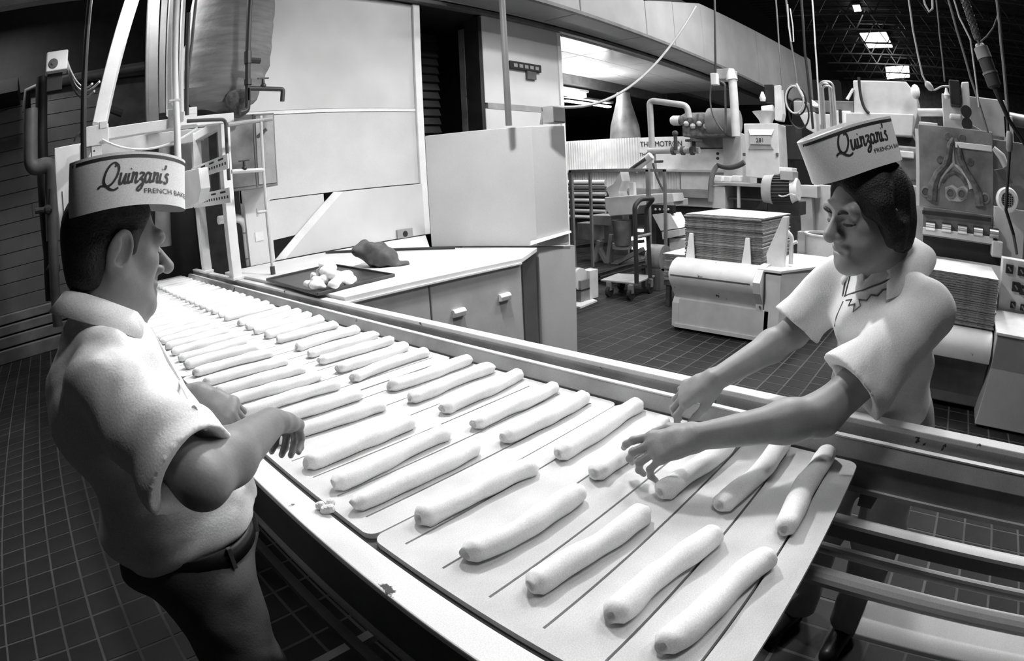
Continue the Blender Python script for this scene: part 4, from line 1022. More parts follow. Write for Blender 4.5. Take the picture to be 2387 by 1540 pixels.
# ---- pedestal control box with numerals
cbx = thing('control_pedestal', 'white pedestal control box with recessed number panel', 'control box', AX(1778, 415, 7.0))
m = MB(); m.prism([AX(1733, 288, 7), AX(1812, 287, 7), AX(1818, 405, 7), AX(1800, 418, 7), AX(1738, 412, 7)], (0.4, 0, 0)); part('case', m, MW, cbx, .012)
m = MB(); m.prism([AX(1744, 302, 6.99), AX(1804, 302, 6.99), AX(1798, 315, 6.96), AX(1748, 315, 6.96)], (0.02, 0, 0)); part('hood', m, CLEANW, cbx, .004)
m = MB(); pb(m, 6.97, 1748, 316, 1796, 337, .03); part('number_plate', m, PALE, cbx, .003)
m = MB(); m.prism([AX(1748, 338, 6.98), AX(1796, 338, 6.98), AX(1803, 348, 6.98), AX(1744, 348, 6.98)], (0.02, 0, 0)); part('lower_lip', m, MID, cbx, .003)
a = AX(1762, 331, 6.965); text_at('numerals', '281', (6.965, a.y, a.z), (0, -1, 0), (0, 0, 1), 0.075, LET, cbx)
for px in (1735, 1812): part('clip', MB().box(AX(px - 4, 356, 6.98), AX(px + 4, 364, 7.02)), SHADE, cbx)
fn = thing('funnel_feeder', 'small white funnel feeder on top of the control box', 'funnel', AX(1785, 288, 7.1))
c = AX(1786, 286, 7.15); part('funnel', MB().lathe((c.x, c.y, c.z - .01), [(.08, 0), (.10, .05), (.17, .14), (.18, .15), (.16, .145)], (0, 0, 1), 20), WHITE, fn, smooth=True)
part('hopper_roll', MB().cyl(AX(1777, 255, 7.1), AX(1803, 252, 7.1), .045, n=12), CLEANW, fn, smooth=True)
m = MB(); pb(m, 7.1, 1782, 196, 1803, 238, .2); part('black_motor', m, BLACK, fn, .01)
c = AX(1778, 230, 7.05); part('oil_cup', MB().lathe((c.x, c.y, c.z - .03), [(.035, 0), (.045, .04), (.025, .09), (.015, .12)], (0, 0, 1), 12), WHITE, fn, smooth=True)
m = MB(); m.prism([AX(1804, 200, 7.05), AX(1818, 198, 7.05), AX(1825, 265, 7.05), AX(1822, 282, 7.05), AX(1806, 280, 7.05)], (0.15, 0, 0)); part('back_standard', m, WHITE, fn, .008)
db = thing('dark_cabinet', 'dark steel cabinet hung behind the control pedestal', 'cabinet', AX(1845, 380, 7.4))
m = MB(); m.prism([AX(1815, 290, 7.4), AX(1852, 292, 7.4), AX(1855, 330, 7.4), AX(1866, 372, 7.4), AX(1817, 372, 7.4)], (0.4, 0, 0)); part('case', m, BLACK, db, .01)
part('stem', MB().cyl(AX(1845, 372, 7.6), AX(1846, 430, 7.6), .03, n=8), DARK, db)
wt = thing('work_table', 'grey work table with dark shelves behind the board stack', 'table', AX(1715, 490, 6.8))
m = MB(); pb(m, 6.8, 1660, 427, 1780, 434, .7); part('top', m, MID, wt, .004)
m = MB(); pb(m, 6.82, 1660, 434, 1690, 486, .3); part('end_cabinet', m, PALE, wt, .005)
m = MB(); pb(m, 6.84, 1718, 432, 1724, 484, .04); part('leg', m, PALE, wt)
m = MB(); pb(m, 7.3, 1690, 434, 1785, 486, .05); part('back_panel', m, SHADE, wt)
m = MB(); pb(m, 6.9, 1690, 462, 1785, 466, .3); part('shelf', m, DARK, wt)
for px, py, w_ in ((1676, 424, 18), (1698, 425, 14), (1718, 424, 18)):
    m = MB(); pb(m, 6.95, px - w_ / 2 - 3, py - 15, px + w_ / 2 - 3, py - 1, .15)
    solid('paper_parcel', m, CLEANW, {1676: 'white paper parcel nearest the oven on the grey work table', 1698: 'small white parcel between two others on the work table', 1718: 'white parcel beside the control pedestal on the work table'}[px], 'parcel', 'parcels on the work table', bevel=.01)
hs = thing('flexible_hose', 'black flexible hose looping below the control box', 'hose', AX(1670, 430, 6.75))
part('upper_loop', MB().tube(bez(AX(1672, 382, 6.75), AX(1690, 394, 6.75), AX(1715, 392, 6.75), AX(1735, 378, 6.75)), .035, 10), DARK, hs, smooth=True)
part('drop', MB().tube(bez(AX(1673, 384, 6.75), AX(1660, 400, 6.75), AX(1655, 420, 6.75), AX(1656, 470, 6.75)), .035, 10), GREY, hs, smooth=True)
mo = thing('electric_motor', 'black finned electric motor with grey end bell and junction cap', 'motor', AX(1820, 490, 6.3))
c0 = AX(1783, 440, 6.3); c1 = AX(1806, 442, 6.3); c2 = AX(1848, 442, 6.3)
part('end_bell', MB().cyl(c0, c1, .155, .17, 24), MID, mo, smooth=True)
part('core', MB().cyl(c1, c2, .150, n=24), BLACK, mo)
for k in range(15):
    an = -1.1 + k * 0.23
    d_ = Vector((-math.cos(an), 0, math.sin(an))); p = c1 + d_ * .155; q_ = c2 + d_ * .155
    part('fin', MB().bar(p, q_, .028, .008, d_.cross(Vector((0, 1, 0)))), DARK, mo)
part('front_bell', MB().cyl(c2, AX(1862, 442, 6.3), .16, .12, 24), MW, mo, smooth=True)
m = MB(); pb(m, 6.15, 1818, 398, 1848, 420, .25); part('terminal_box', m, MID, mo, .008)
m = MB(); pb(m, 6.16, 1816, 390, 1846, 402, .22); part('terminal_lid', m, WHITE, mo, .004)
m = MB(); pb(m, 6.25, 1790, 468, 1862, 500, .35); part('plinth', m, BLACK, mo, .005)
part('chain', MB().tube([AX(1815 + k * 8, 455 + 3 * math.sin(k * 1.3), 6.12) for k in range(6)], .008, 5), PALE, mo)
wc = thing('white_cabinet', 'white machine cabinet with drum tray behind the face of the young worker', 'cabinet', AX(1890, 620, 6.2))
m = MB(); pb(m, 7.0, 1862, 432, 1905, 460, .5); part('upper_case', m, MW, wc, .006)
m = MB(); m.prism([AX(1863, 462, 7.02), AX(1892, 460, 7.02), AX(1896, 540, 7.02), AX(1868, 545, 7.02)], (0.5, 0, 0)); part('side_sheet', m, PALE, wc, .005)
m = MB(); pb(m, 7.2, 1895, 432, 1960, 620, .4); part('back_sheet', m, MW, wc, .006)
m = MB(); pb(m, 6.95, 1858, 540, 1882, 608, .5); part('lower_case', m, MW, wc, .006)
dr = thing('mixing_drum', 'round pale mixing drum with dark open mouth', 'drum', AX(1935, 640, 6.55))
c = AX(1935, 547, 6.55); part('wall', MB().lathe((c.x, c.y, c.z - .62), [(.28, 0), (.30, .02), (.30, .60), (.32, .615), (.32, .63), (.27, .63), (.27, .2)], (0, 0, 1), 28), MW, dr, smooth=True)
part('mouth', MB().lathe((c.x, c.y, c.z - .02), [(.268, 0), (.268, .004)], (0, 0, 1), 28), BLACK, dr)
part('hoop', MB().lathe((c.x, c.y, c.z - .30), [(.305, 0), (.31, .015), (.305, .03)], (0, 0, 1), 28), SHADE, dr, smooth=True)
part('base', MB().lathe((c.x, c.y, 0.0), [(.30, 0), (.30, .05), (.2, .08), (.2, c.z - .62)], (0, 0, 1), 24), SHADE, dr, smooth=True)

# ---- second sheeting machine, right of the young worker
s2 = thing('right_sheeting_machine'.replace('right_', 'stained_'), 'big grey sheeting machine with stained back plate behind the young worker', 'machine', (4.5, -0.2, 0))
XP = 4.85
m = MB(); pb(m, XP, 2141, 298, 2314, 492, .06)
STN = mat('stained_plate', 0.26, 0.35, metal=0.3, var=0.4, scale=5, chips=0.05)
bp_ = part('back_plate', m, STN, s2, .006)
# caked dough relief on the plate: two flowing ridges from the top meeting an arch, and round bosses
REL = mat('caked_residue', 0.10, 0.7, var=0.5, scale=20, bump=0.6, bscale=40)
REL2 = mat('pale_residue', 0.42, 0.6, var=0.3, scale=18, bump=0.4, bscale=40)
def ridge(pts, r, mm, nm='residue_ridge'):
    rr = r if isinstance(r, list) else [r] * len(pts)
    part(nm, MB().tube([AX(px, py, XP - .004) for px, py in pts], rr, 8), mm, s2, smooth=True)
ridge([(2222, 322), (2214, 340), (2212, 360), (2204, 385), (2186, 405), (2176, 430), (2172, 468)], [.02, .03, .035, .03, .035, .045, .05], REL)
ridge([(2226, 322), (2234, 345), (2240, 372), (2252, 400), (2268, 425), (2280, 450), (2284, 480)], [.02, .03, .03, .03, .03, .04, .045], REL)
ridge([(2220, 335), (2222, 360), (2224, 380), (2205, 400), (2190, 422), (2186, 440)], [.008, .012, .016, .014, .014, .01], REL2)
ridge([(2224, 382), (2240, 395), (2256, 415), (2264, 440)], [.012, .014, .016, .02], REL2)
ridge([(2196, 425), (2208, 408), (2224, 402), (2242, 412), (2252, 428)], .016, REL)
m = MB(); m.prism([AX(px, py, XP - .004) for px, py in ((2203, 436), (2220, 430), (2232, 438), (2246, 432), (2256, 440), (2254, 462), (2240, 470), (2212, 468), (2204, 458))], (.004, 0, 0)); part('pale_patch', m, REL2, s2)
for px, py in ((2216, 450), (2242, 452), (2158, 447), (2296, 462)):
    c = AX(px, py, XP - .002)
    part('boss', MB().lathe(c, [(.046, 0), (.044, .010), (.032, .012), (.030, .003)], (-1, 0, 0), 20), GREY, s2, smooth=True)
    part('boss_hole', MB().lathe(c, [(.029, 0.003), (.02, .005)], (-1, 0, 0), 14), SHADE, s2)
for px, py in ((2210, 318), (2243, 322), (2192, 372), (2262, 378)):
    c = AX(px, py, XP - .002); part('bolt_stain', MB().lathe(c, [(.035, 0), (.03, .005)], (-1, 0, 0), 14), REL, s2)
a = AX(2227, 337, XP - .02); b = AX(2312, 347, XP - .02)
part('scraper_bar', MB().bar(a, b, .02, .045), CLEANW, s2, .003)
m = MB(); pb(m, XP - .05, 2150, 492, 2314, 560, .1); part('lower_plate', m, GREY, s2, .005)
part('tie_bar', MB().bar(AX(2150, 494, XP - .08), AX(2310, 512, XP - .08), .03, .035), BLACK, s2, .004)
for k in range(5):
    px = 2144 + k * 37; m = MB(); pb(m, XP - .10, px + 14, 516 + k * 4, px + 36, 540 + k * 4, .08); r_ = part('roller_window', m, BLACK, s2, .003)
    c = AX(px + 25, 529 + k * 4, XP - .11); part('roller', MB().cyl(c + Vector((0, -.04, 0)), c + Vector((0, .04, 0)), .035, n=12), CHROME, r_, smooth=True)
m = MB(); pb(m, XP - .12, 2150, 541, 2316, 557, .05); part('roller_sill', m, PALE, s2, .004)
m = MB(); pb(m, XP, 2150, 552, 2335, 606, .1); part('dark_recess', m, BLACK, s2)
m = MB(); pb(m, XP - .15, 2312, 562, 2338, 600, .2); part('side_cheek', m, PALE, s2, .01)
m = MB(); pb(m, XP - .05, 2314, 485, 2387, 605, .3); part('side_column', m, PALE, s2, .006)
m = MB(); pb(m, XP + .05, 2314, 330, 2400, 485, .3); part('upper_column', m, GREY, s2, .006)
# front hood and cabinet
z1 = AX(2270, 765, 3.95).z
y0 = AX(2312, 800, 3.95).y
hood2 = [(4.25, .60), (4.05, .615), (3.97, .60), (3.92, .55), (3.90, .48), (3.92, .42), (4.1, .36), (4.25, .36)]
part('roller_hood', MB().prism([(x, y0, z) for x, z in hood2], (0, 0.95, 0)), MWC, s2, smooth=True)
part('hood_apron', MB().prism([(3.98, y0, .41), (4.12, y0, .12), (4.2, y0, .12), (4.1, y0, .41)], (0, .95, 0)), GREY, s2)
part('body', MB().box((4.12, y0 - .6, .04), (5.3, .55, .58)), SHADE, s2, .01)
part('front_cabinet', MB().prism([(3.85, y0 - .02, .64), (3.92, y0 - .02, .40), (3.86, y0 + .02, .02), (4.3, y0 + .02, .02), (4.3, y0 - .02, .64)], (0, -.8, 0)), mat('cabinet_grey', 0.36, 0.5, var=0.12, scale=3, chips=.05), s2, .006)
part('cabinet_top', MB().prism([(3.84, y0 - .01, .64), (4.3, y0 - .01, .70), (4.3, y0 - .82, .70), (3.84, y0 - .82, .64)], (0, 0, .02)), MW, s2, .004)
stack(4.03, 4.70, y0 - .004, y0 + 0.72, 0.625, 0.965, 22, 'thin board, %s from the top of the stack below the stained plate', 'boards stacked on the stained sheeting machine', jit=0.006)
# control panel with switches
cp = thing('control_console', 'white control panel with black rotary switches at the machine end', 'control panel', AX(2365, 735, 4.34))
a = AX(2338, 600, 4.34); b = AX(2338, 735, 4.34)
part('plate', MB().box((4.34, a.y, b.z), (4.46, a.y - .7, a.z)), MW, cp, .006)
for px, py, w_ in ((2353, 626, .032), (2381, 632, .032), (2368, 668, .034), (2386, 676, .034), (2361, 710, .022), (2384, 716, .022)):
    c = AX(px, py, 4.335); s_ = part('switch', MB().box((4.315, c.y - w_, c.z - w_), (4.34, c.y + w_, c.z + w_)), BLACK, cp, .004)
    part('knob', MB().bar(c + Vector((-.03, -.012, -.012)), c + Vector((-.03, .012, .012)), .012, .012), GREY, s_)
# blower on the side
bw = thing('blower_fan', 'round white blower with wire grille on the machine side', 'blower', AX(2350, 500, 4.6))
c = AX(2350, 466, 4.55); part('shell', MB().lathe(c + Vector((.15, 0, 0)), [(.085, 0), (.095, .02), (.095, .13), (.085, .15), (.06, .15), (.055, .12)], (-1, 0, 0), 26), WHITE, bw, smooth=True)
m = MB()
for k in range(-3, 4):
    m.bar(c + Vector((.01, k * .016, -.055)), c + Vector((.01, k * .016, .055)), .003, .003); m.bar(c + Vector((.01, -.055, k * .016)), c + Vector((.01, .055, k * .016)), .003, .003)
part('grille', m, PALE, bw)
part('dark_core', MB().lathe(c + Vector((.03, 0, 0)), [(.054, 0), (.054, .005)], (-1, 0, 0), 18), BLACK, bw)
part('duct_arm', MB().tube([AX(2316, 345, 4.6), AX(2335, 365, 4.6), AX(2345, 388, 4.6)], [.02, .035, .03], 10), PALE, bw, smooth=True)
m = MB(); m.prism([AX(2318, 395, 4.62), AX(2340, 392, 4.62), AX(2362, 425, 4.62), AX(2345, 432, 4.62)], (.1, 0, 0)); part('duct_throat', m, SHADE, bw, .006)
# parts on top of the back plate
tp = thing('drive_head', 'drive head with black motor and tall white upright on the stained plate', 'drive', AX(2240, 298, 5.1))
m = MB(); pb(m, 5.1, 2198, 226, 2345, 312, .3); part('gear_case', m, PALE, tp, .008)
m = MB(); pb(m, 5.1, 2340, 270, 2362, 335, .3); part('side_case', m, PALE, tp, .008)
m = MB(); pb(m, 4.95, 2214, 186, 2238, 244, .25); part('black_motor', m, BLACK, tp, .01)
m = MB(); m.prism([AX(2241, 191, 4.98), AX(2258, 190, 4.98), AX(2264, 300, 4.98), (4.98, AX(2244, 300, 4.98).y, AX(2244, 300, 4.98).z)], (0.14, 0, 0)); part('upright', m, WHITE, tp, .01)
m = MB(); pb(m, 4.95, 2214, 265, 2242, 278, .1); part('white_roll', m, CLEANW, tp, .015)
m = MB(); c = AX(2253, 275, 4.96); m.cyl((4.96, c.y, c.z + .05), (4.92, c.y, c.z + .05), .05, n=16); m.cyl((4.96, c.y, c.z - .05), (4.92, c.y, c.z - .05), .05, n=16); part('pulley', m, BLACK, tp)
m = MB(); m.prism([AX(2262, 288, 4.97), AX(2302, 312, 4.97), AX(2240, 312, 4.97), AX(2240, 300, 4.97)], (.15, 0, 0)); part('foot_web', m, PALE, tp, .004)
c = AX(2207, 222, 4.95); part('oil_cup', MB().lathe((c.x, c.y, c.z - .03), [(.02, 0), (.03, .03), (.016, .06), (.01, .09)], (0, 0, 1), 12), WHITE, tp, smooth=True)
m = MB(); pb(m, 5.0, 2143, 285, 2186, 300, .2); part('paper_tray', m, CLEANW, tp, .006)
part('roll_bar', MB().cyl(AX(2140, 262, 5.2), AX(2200, 262, 5.2), .035, n=12), PALE, tp, smooth=True)
part('rear_roll', MB().cyl(AX(2345, 275, 5.4), AX(2420, 290, 5.4), .06, n=12), GREY, tp, smooth=True)
# tall hopper box behind the cap
hp_ = thing('tall_hopper', 'tall pale sheet-metal hopper box rising behind the young worker', 'hopper', AX(2060, 330, 6.6))
m = MB(); m.prism([AX(1988, 187, 6.6), AX(2112, 190, 6.6), AX(2138, 222, 6.6), AX(2140, 262, 6.6), AX(2128, 310, 6.6), AX(1992, 300, 6.6)], (0.9, 0, 0)); part('bin', m, PALE, hp_, .012)
m = MB(); m.prism([AX(1972, 262, 6.5), AX(2130, 266, 6.5), AX(2126, 318, 6.5), AX(1972, 310, 6.5)], (1.0, 0, 0)); part('collar', m, PALE, hp_, .012)
m = MB(); pb(m, 6.7, 1990, 318, 2130, 350, .7); part('throat', m, BLACK, hp_)
m = MB(); pb(m, 6.4, 2080, 340, 2140, 420, .6); part('lower_gear', m, GREY, hp_, .02)
m = MB(); pb(m, 6.3, 2095, 352, 2130, 368, .1); part('shaft_block', m, MW, hp_, .01)
m = MB(); pb(m, 6.3, 2134, 300, 2142, 480, .1); part('edge_post', m, PALE, hp_, .004)
m = MB(); m.prism([AX(1971, 230, 6.55), AX(1986, 205, 6.55), AX(1990, 207, 6.55), AX(1977, 232, 6.55)], (.05, 0, 0)); part('clip_arm', m, CLEANW, hp_)
part('hose', MB().tube(bez(AX(2002, 180, 6.5), AX(2004, 230, 6.5), AX(2012, 255, 6.5), AX(2026, 264, 6.5)), .018, 8), BLACK, hp_, smooth=True)
c = AX(2134, 214, 6.5); part('side_lamp', MB().ball(c, .07, 12, (.7, .8, 1.2)), CLEANW, hp_, smooth=True)
# bent tube racks left of hopper
tr = thing('tube_loops', 'cluster of thin bent steel tubes standing beside the hopper', 'tubing', AX(1930, 290, 7.0))
for px0, px1, top in ((1912, 1932, 190), (1917, 1938, 196), (1909, 1942, 186)):
    w_ = px1 - px0
    part('tube', MB().tube(elbow_path([AX(px0 + 6, 300, 7.0), AX(px0, top + 4, 7.0), AX(px1, top + 4, 7.0), AX(px1 + 7, 300, 7.0)], .16), .016, 8), CHROME, tr, smooth=True)
m = MB(); pb(m, 8.5, 1896, 235, 1990, 262, .3)
fm = thing('far_machine_row', 'row of pale machine tops standing far down the hall', 'machine', AX(1940, 300, 8.5))
part('dark_top', m, SHADE, fm, .01)
m = MB(); pb(m, 8.4, 1895, 266, 1950, 330, .5); part('front_case', m, PALE, fm, .01)
m = MB(); pb(m, 8.3, 1945, 258, 1985, 320, .5); part('white_case', m, MW, fm, .01)
m = MB(); pb(m, 8.28, 1955, 255, 1962, 285, .1); part('black_gap', m, BLACK, fm)
m = MB(); m.prism([AX(1892, 232, 8.3), AX(1906, 242, 8.3), AX(1908, 248, 8.3), AX(1892, 246, 8.3)], (.2, 0, 0)); part('white_lamp', m, CLEANW, fm, .005)
m = MB(); pb(m, 8.2, 1850, 235, 1878, 262, .4); part('side_case', m, MID, fm, .01)
m = MB(); m.prism([AX(1860, 262, 8.2), AX(1880, 300, 8.2), AX(1905, 315, 8.2), AX(1900, 262, 8.2)], (.3, 0, 0)); part('slant_case', m, PALE, fm, .01)
# dark bulk below the machines so the hall reads as packed
lw = thing('machine_base_block', 'dark iron machine bed under the far machines', 'machine', (8.0, 1.0, 0))
part('bed', MB().box((9.3, -1.6, 0), (10.2, 2.9, 1.25)), DARK, lw, .02)
part('pale_cover', MB().box((7.65, -1.2, 0.0), (7.85, 1.5, 1.5)), PALE, lw, .02)

# ================================================================ PEOPLE
# smooth implicit surfaces (round cones, ellipsoids) turned into one continuous mesh by sparse surface nets
class Implicit:
    def __init__(s): s.p = []; s.disp = None; s.amp = 0.0
    def cap(s, a, b, ra, rb=None, k=0.02, sub=False, flat=False):
        a = np.array(a, float); b = np.array(b, float); rb = ra if rb is None else rb
        c = (a + b) / 2; R = np.linalg.norm(b - a) / 2 + max(ra, rb)
        s.p.append(('cap', a, b, ra, rb, k, sub, flat, c, R)); return s
    def ell(s, c, r, M=None, k=0.02, sub=False):
        c = np.array(c, float); M = np.eye(3) if M is None else np.array(M, float)
        s.p.append(('ell', c, np.array(r, float), M, 0, k, sub, False, c, max(r))); return s
    def chain(s, pts, rs, k=0.02):
        for i in range(len(pts) - 1): s.cap(pts[i], pts[i + 1], rs[i], rs[i + 1], k)
        return s
    def ev(s, P, c=None, rad=0.0):
        d = np.full(len(P), 0.5, np.float64)
        for q in s.p:
            k = q[5]
            if c is not None and np.linalg.norm(q[8] - c) - q[9] - rad > k + 0.012 + s.amp: continue
            if q[0] == 'cap':
                a, b, ra, rb = q[1:5]; ab = b - a; L2 = ab @ ab + 1e-12
                pa = P - a; t = pa @ ab / L2; tc = np.clip(t, 0, 1)
                e = np.linalg.norm(pa - tc[:, None] * ab, axis=1) - (ra + (rb - ra) * tc)
                if q[7]: e = np.maximum(e, (t - 1) * math.sqrt(L2))
            else:
                l = (P - q[1]) @ q[3]; r = q[2]
                k0 = np.linalg.norm(l / r, axis=1); k1 = np.linalg.norm(l / (r * r), axis=1) + 1e-9
                e = k0 * (k0 - 1) / k1
            if q[6]:
                h = np.clip(0.5 - 0.5 * (d + e) / k, 0, 1); d = d + (-e - d) * h + k * h * (1 - h)
            else:
                h = np.clip(0.5 + 0.5 * (e - d) / k, 0, 1); d = e + (d - e) * h - k * h * (1 - h)
        if s.disp is not None: d = d + s.disp(P)
        return d
    def mesh(s, name, vox, material, off=(0, 0, 0)):
        lo = np.min([q[8] - q[9] for q in s.p if not q[6]], axis=0) - 0.03
        hi = np.max([q[8] + q[9] for q in s.p if not q[6]], axis=0) + 0.03
        B = 14; nb = np.ceil((hi - lo) / (vox * B)).astype(int); half = vox * B / 2 * 1.7321
        ar = np.arange(B + 1); G = np.stack(np.meshgrid(ar, ar, ar, indexing='ij'), -1).reshape(-1, 3)
        keysV = []; posV = []; E = []
        N = (nb * B + 4).astype(np.int64); enc = lambda I: (I[:, 0] * N[1] + I[:, 1]) * N[2] + I[:, 2]
        for bi in range(nb[0]):
            for bj in range(nb[1]):
                for bk in range(nb[2]):
                    o = np.array([bi, bj, bk]) * B; c = lo + (o + B / 2) * vox
                    dmin = min(np.linalg.norm(q[8] - c) - q[9] for q in s.p if not q[6])
                    if dmin > half + 0.03: continue
                    dc = s.ev(c[None], c, half + .03)[0]
                    if abs(dc) > half * 1.25 + 0.012 + s.amp: continue
                    d = s.ev(lo + (o + G) * vox, c, half).reshape(B + 1, B + 1, B + 1)
                    sg = d < 0
                    if sg.all() or not sg.any(): continue
                    s0 = sg[:-1, :-1, :-1].astype(np.int8); cnt = np.zeros((B, B, B), np.int8)
                    for i in (0, 1):
                        for j in (0, 1):
                            for k in (0, 1): cnt += sg[i:B + i, j:B + j, k:B + k]
                    act = np.argwhere((cnt > 0) & (cnt < 8))
                    if len(act) == 0: continue
                    acc = np.zeros((len(act), 3)); num = np.zeros(len(act))
                    for ax in range(3):
                        for u in (0, 1):
                            for w in (0, 1):
                                p0 = act.copy(); oth = [x for x in range(3) if x != ax]
                                p0[:, oth[0]] += u; p0[:, oth[1]] += w; p1 = p0.copy(); p1[:, ax] += 1
                                v0 = d[p0[:, 0], p0[:, 1], p0[:, 2]]; v1 = d[p1[:, 0], p1[:, 1], p1[:, 2]]
                                m = (v0 < 0) != (v1 < 0); t = np.where(m, v0 / np.where(v0 == v1, 1, v0 - v1), 0)
                                pt = p0.astype(float); pt[:, ax] += t
                                acc += np.where(m[:, None], pt, 0); num += m
                    keysV.append(enc((act + o).astype(np.int64))); posV.append(lo + (o + acc / num[:, None]) * vox)
                    for ax in range(3):
                        sl0 = [slice(0, B)] * 3; sl1 = [slice(0, B)] * 3; sl1[ax] = slice(1, B + 1)
                        a0 = sg[tuple(sl0)]; a1 = sg[tuple(sl1)]; idx = np.argwhere(a0 != a1)
                        if len(idx):
                            E.append(np.column_stack([idx + o, np.full(len(idx), ax), a0[idx[:, 0], idx[:, 1], idx[:, 2]].astype(int)]))
        K = np.concatenate(keysV); V = np.concatenate(posV); order = np.argsort(K); K = K[order]; V = V[order]
        E = np.concatenate(E).astype(np.int64); F = []
        for ax in range(3):
            e = E[E[:, 3] == ax]; o1, o2 = [(1, 2), (2, 0), (0, 1)][ax]; quad = []; ok = np.ones(len(e), bool)
            for a, b in ((0, 0), (-1, 0), (-1, -1), (0, -1)):
                I = e[:, :3].copy(); I[:, o1] += a; I[:, o2] += b
                ok &= (I >= 0).all(1); k = enc(I); pos = np.clip(np.searchsorted(K, k), 0, len(K) - 1); ok &= K[pos] == k; quad.append(pos)
            Q = np.stack(quad, 1); flip = e[:, 4] == 1
            Q[~flip] = Q[~flip][:, ::-1]
            F.append(Q[ok])
        F = np.concatenate(F)
        # light smoothing
        for _ in range(1):
            A = np.zeros_like(V); n = np.zeros(len(V))
            for a, b in ((0, 1), (1, 2), (2, 3), (3, 0)):
                np.add.at(A, F[:, a], V[F[:, b]]); np.add.at(n, F[:, a], 1); np.add.at(A, F[:, b], V[F[:, a]]); np.add.at(n, F[:, b], 1)
            V = V * 0.55 + 0.45 * A / np.maximum(n, 1)[:, None]
        me = bpy.data.meshes.new(name); V = V - np.array(off, float)
        me.vertices.add(len(V)); me.vertices.foreach_set('co', V.astype(np.float32).ravel())
        me.loops.add(F.size); me.loops.foreach_set('vertex_index', F.astype(np.int32).ravel())
        me.polygons.add(len(F)); me.polygons.foreach_set('loop_start', np.arange(0, F.size, 4, dtype=np.int32)); me.polygons.foreach_set('loop_total', np.full(len(F), 4, np.int32))
        me.update(calc_edges=True); me.validate()
        bm = bmesh.new(); bm.from_mesh(me); bmesh.ops.recalc_face_normals(bm, faces=bm.faces); bm.to_mesh(me); bm.free()
        me.materials.append(material); me.shade_smooth(); return me

SKIN = mat('skin', 0.21, 0.5, var=0.12, scale=20, bump=0.05, bscale=160, grain=0.05)
SKIN2 = mat('skin_younger', 0.29, 0.48, var=0.10, scale=20, bump=0.04, bscale=160, grain=0.05)
HAIR1 = mat('greying_dark_hair', 0.022, 0.55, var=0.5, scale=40, bump=0.5, bscale=220)
HAIR2 = mat('dark_hair', 0.010, 0.6, var=0.4, scale=50, bump=0.45, bscale=200, streak=(1, 1, .2))
SHIRT = mat('white_cotton', 0.82, 0.8, var=0.05, scale=5, bump=0.10, bscale=220)
TROUS = mat('grey_trousers', 0.09, 0.85, var=0.15, scale=8, bump=0.1, bscale=200)
TROUS2 = mat('pale_trousers', 0.30, 0.85, var=0.12, scale=8)
LEATH = mat('black_leather', 0.012, 0.4, var=0.3)
PAPER = mat('cap_paper', 0.74, 0.7, var=0.05, scale=9)
INK = mat('cap_ink', 0.02, 0.6, var=0.1)

def frame3(f, u):
    f = np.array(f, float); f /= np.linalg.norm(f); u = np.array(u, float); r = np.cross(f, u); r /= np.linalg.norm(r); u = np.cross(r, f)
    return np.stack([r, f, u], 1)           # columns: right, forward, up
def head_prims(S, c, M, sc=1.0, thick=1.0, nose=1.0, ntip=.0135, ear=1.0):
    c = np.array(c, float); T = lambda x, y, z: c + M @ (np.array((x, y, z)) * sc)
    E = lambda p, r, k=.02, sub=False, MM=None: S.ell(T(*p), np.array(r) * sc, M if MM is None else MM, k, sub)
    C = lambda a, b, ra, rb, k=.02, sub=False: S.cap(T(*a), T(*b), ra * sc, rb * sc, k, sub)
    E((0, -.008, .036), (.075, .089, .086)); E((0, .030, -.022), (.062, .064, .084), .03)
    C((0, .020, -.062), (0, .066, -.096), .046 * thick, .026, .03)
    for s in (-1, 1):
        C((s * .056, -.010, -.040), (s * .022, .062, -.094), .024 * thick, .022, .03)
        E((s * .043, .056, -.018), (.024, .024, .022), .025)
    C((-.044, .081, .024), (.044, .081, .024), .014, .014, .020)
    for s in (-1, 1):
        E((s * .033, .100, .003), (.022, .020, .014), .010, True)
        E((s * .032, .074, .001), (.0155, .0155, .0145), .006)
        C((s * .020, .0885, -.001), (s * .045, .082, -.002), .0042, .0040, .004)
    C((0, .090, .012), (0, .090 + .030 * nose, -.028), .0085, ntip, .012)
    for s in (-1, 1): E((s * (ntip - .001), .100, -.033), (ntip * .72, .013, ntip * .64), .008)
    for s in (-1, 1): E((s * .007, .108, -.0415), (.004, .006, .004), .003, True)
    C((0, .090, -.040), (0, .093, -.054), .012, .011, .012)
    C((-.021, .086, -.0610), (.021, .086, -.0610), .0092, .0092, .007)
    C((-.017, .085, -.0745), (.017, .085, -.0745), .0108, .0108, .007)
    C((-.028, .094, -.0675), (.028, .094, -.0675), .0036, .0036, .003, True); C((-.024, .080, -.0675), (.024, .080, -.0675), .010, .010, .004) if False else None
    E((0, .076, -.098), (.022, .020, .018), .02)
    for s in (-1, 1):
        Me = M @ np.array([[1, 0, s * .25], [0, 1, .2], [-s * .25, -.2, 1]]); Me = np.linalg.qr(Me)[0]
        E((s * .078, -.014, -.006), (.010, .021 * ear, .034 * ear), .006, False, Me)
        E((s * .0855, -.010, -.001), (.0095, .0125 * ear, .022 * ear), .004, True, Me)
        E((s * .083, -.020, .001), (.006, .006, .018), .004, False, Me)
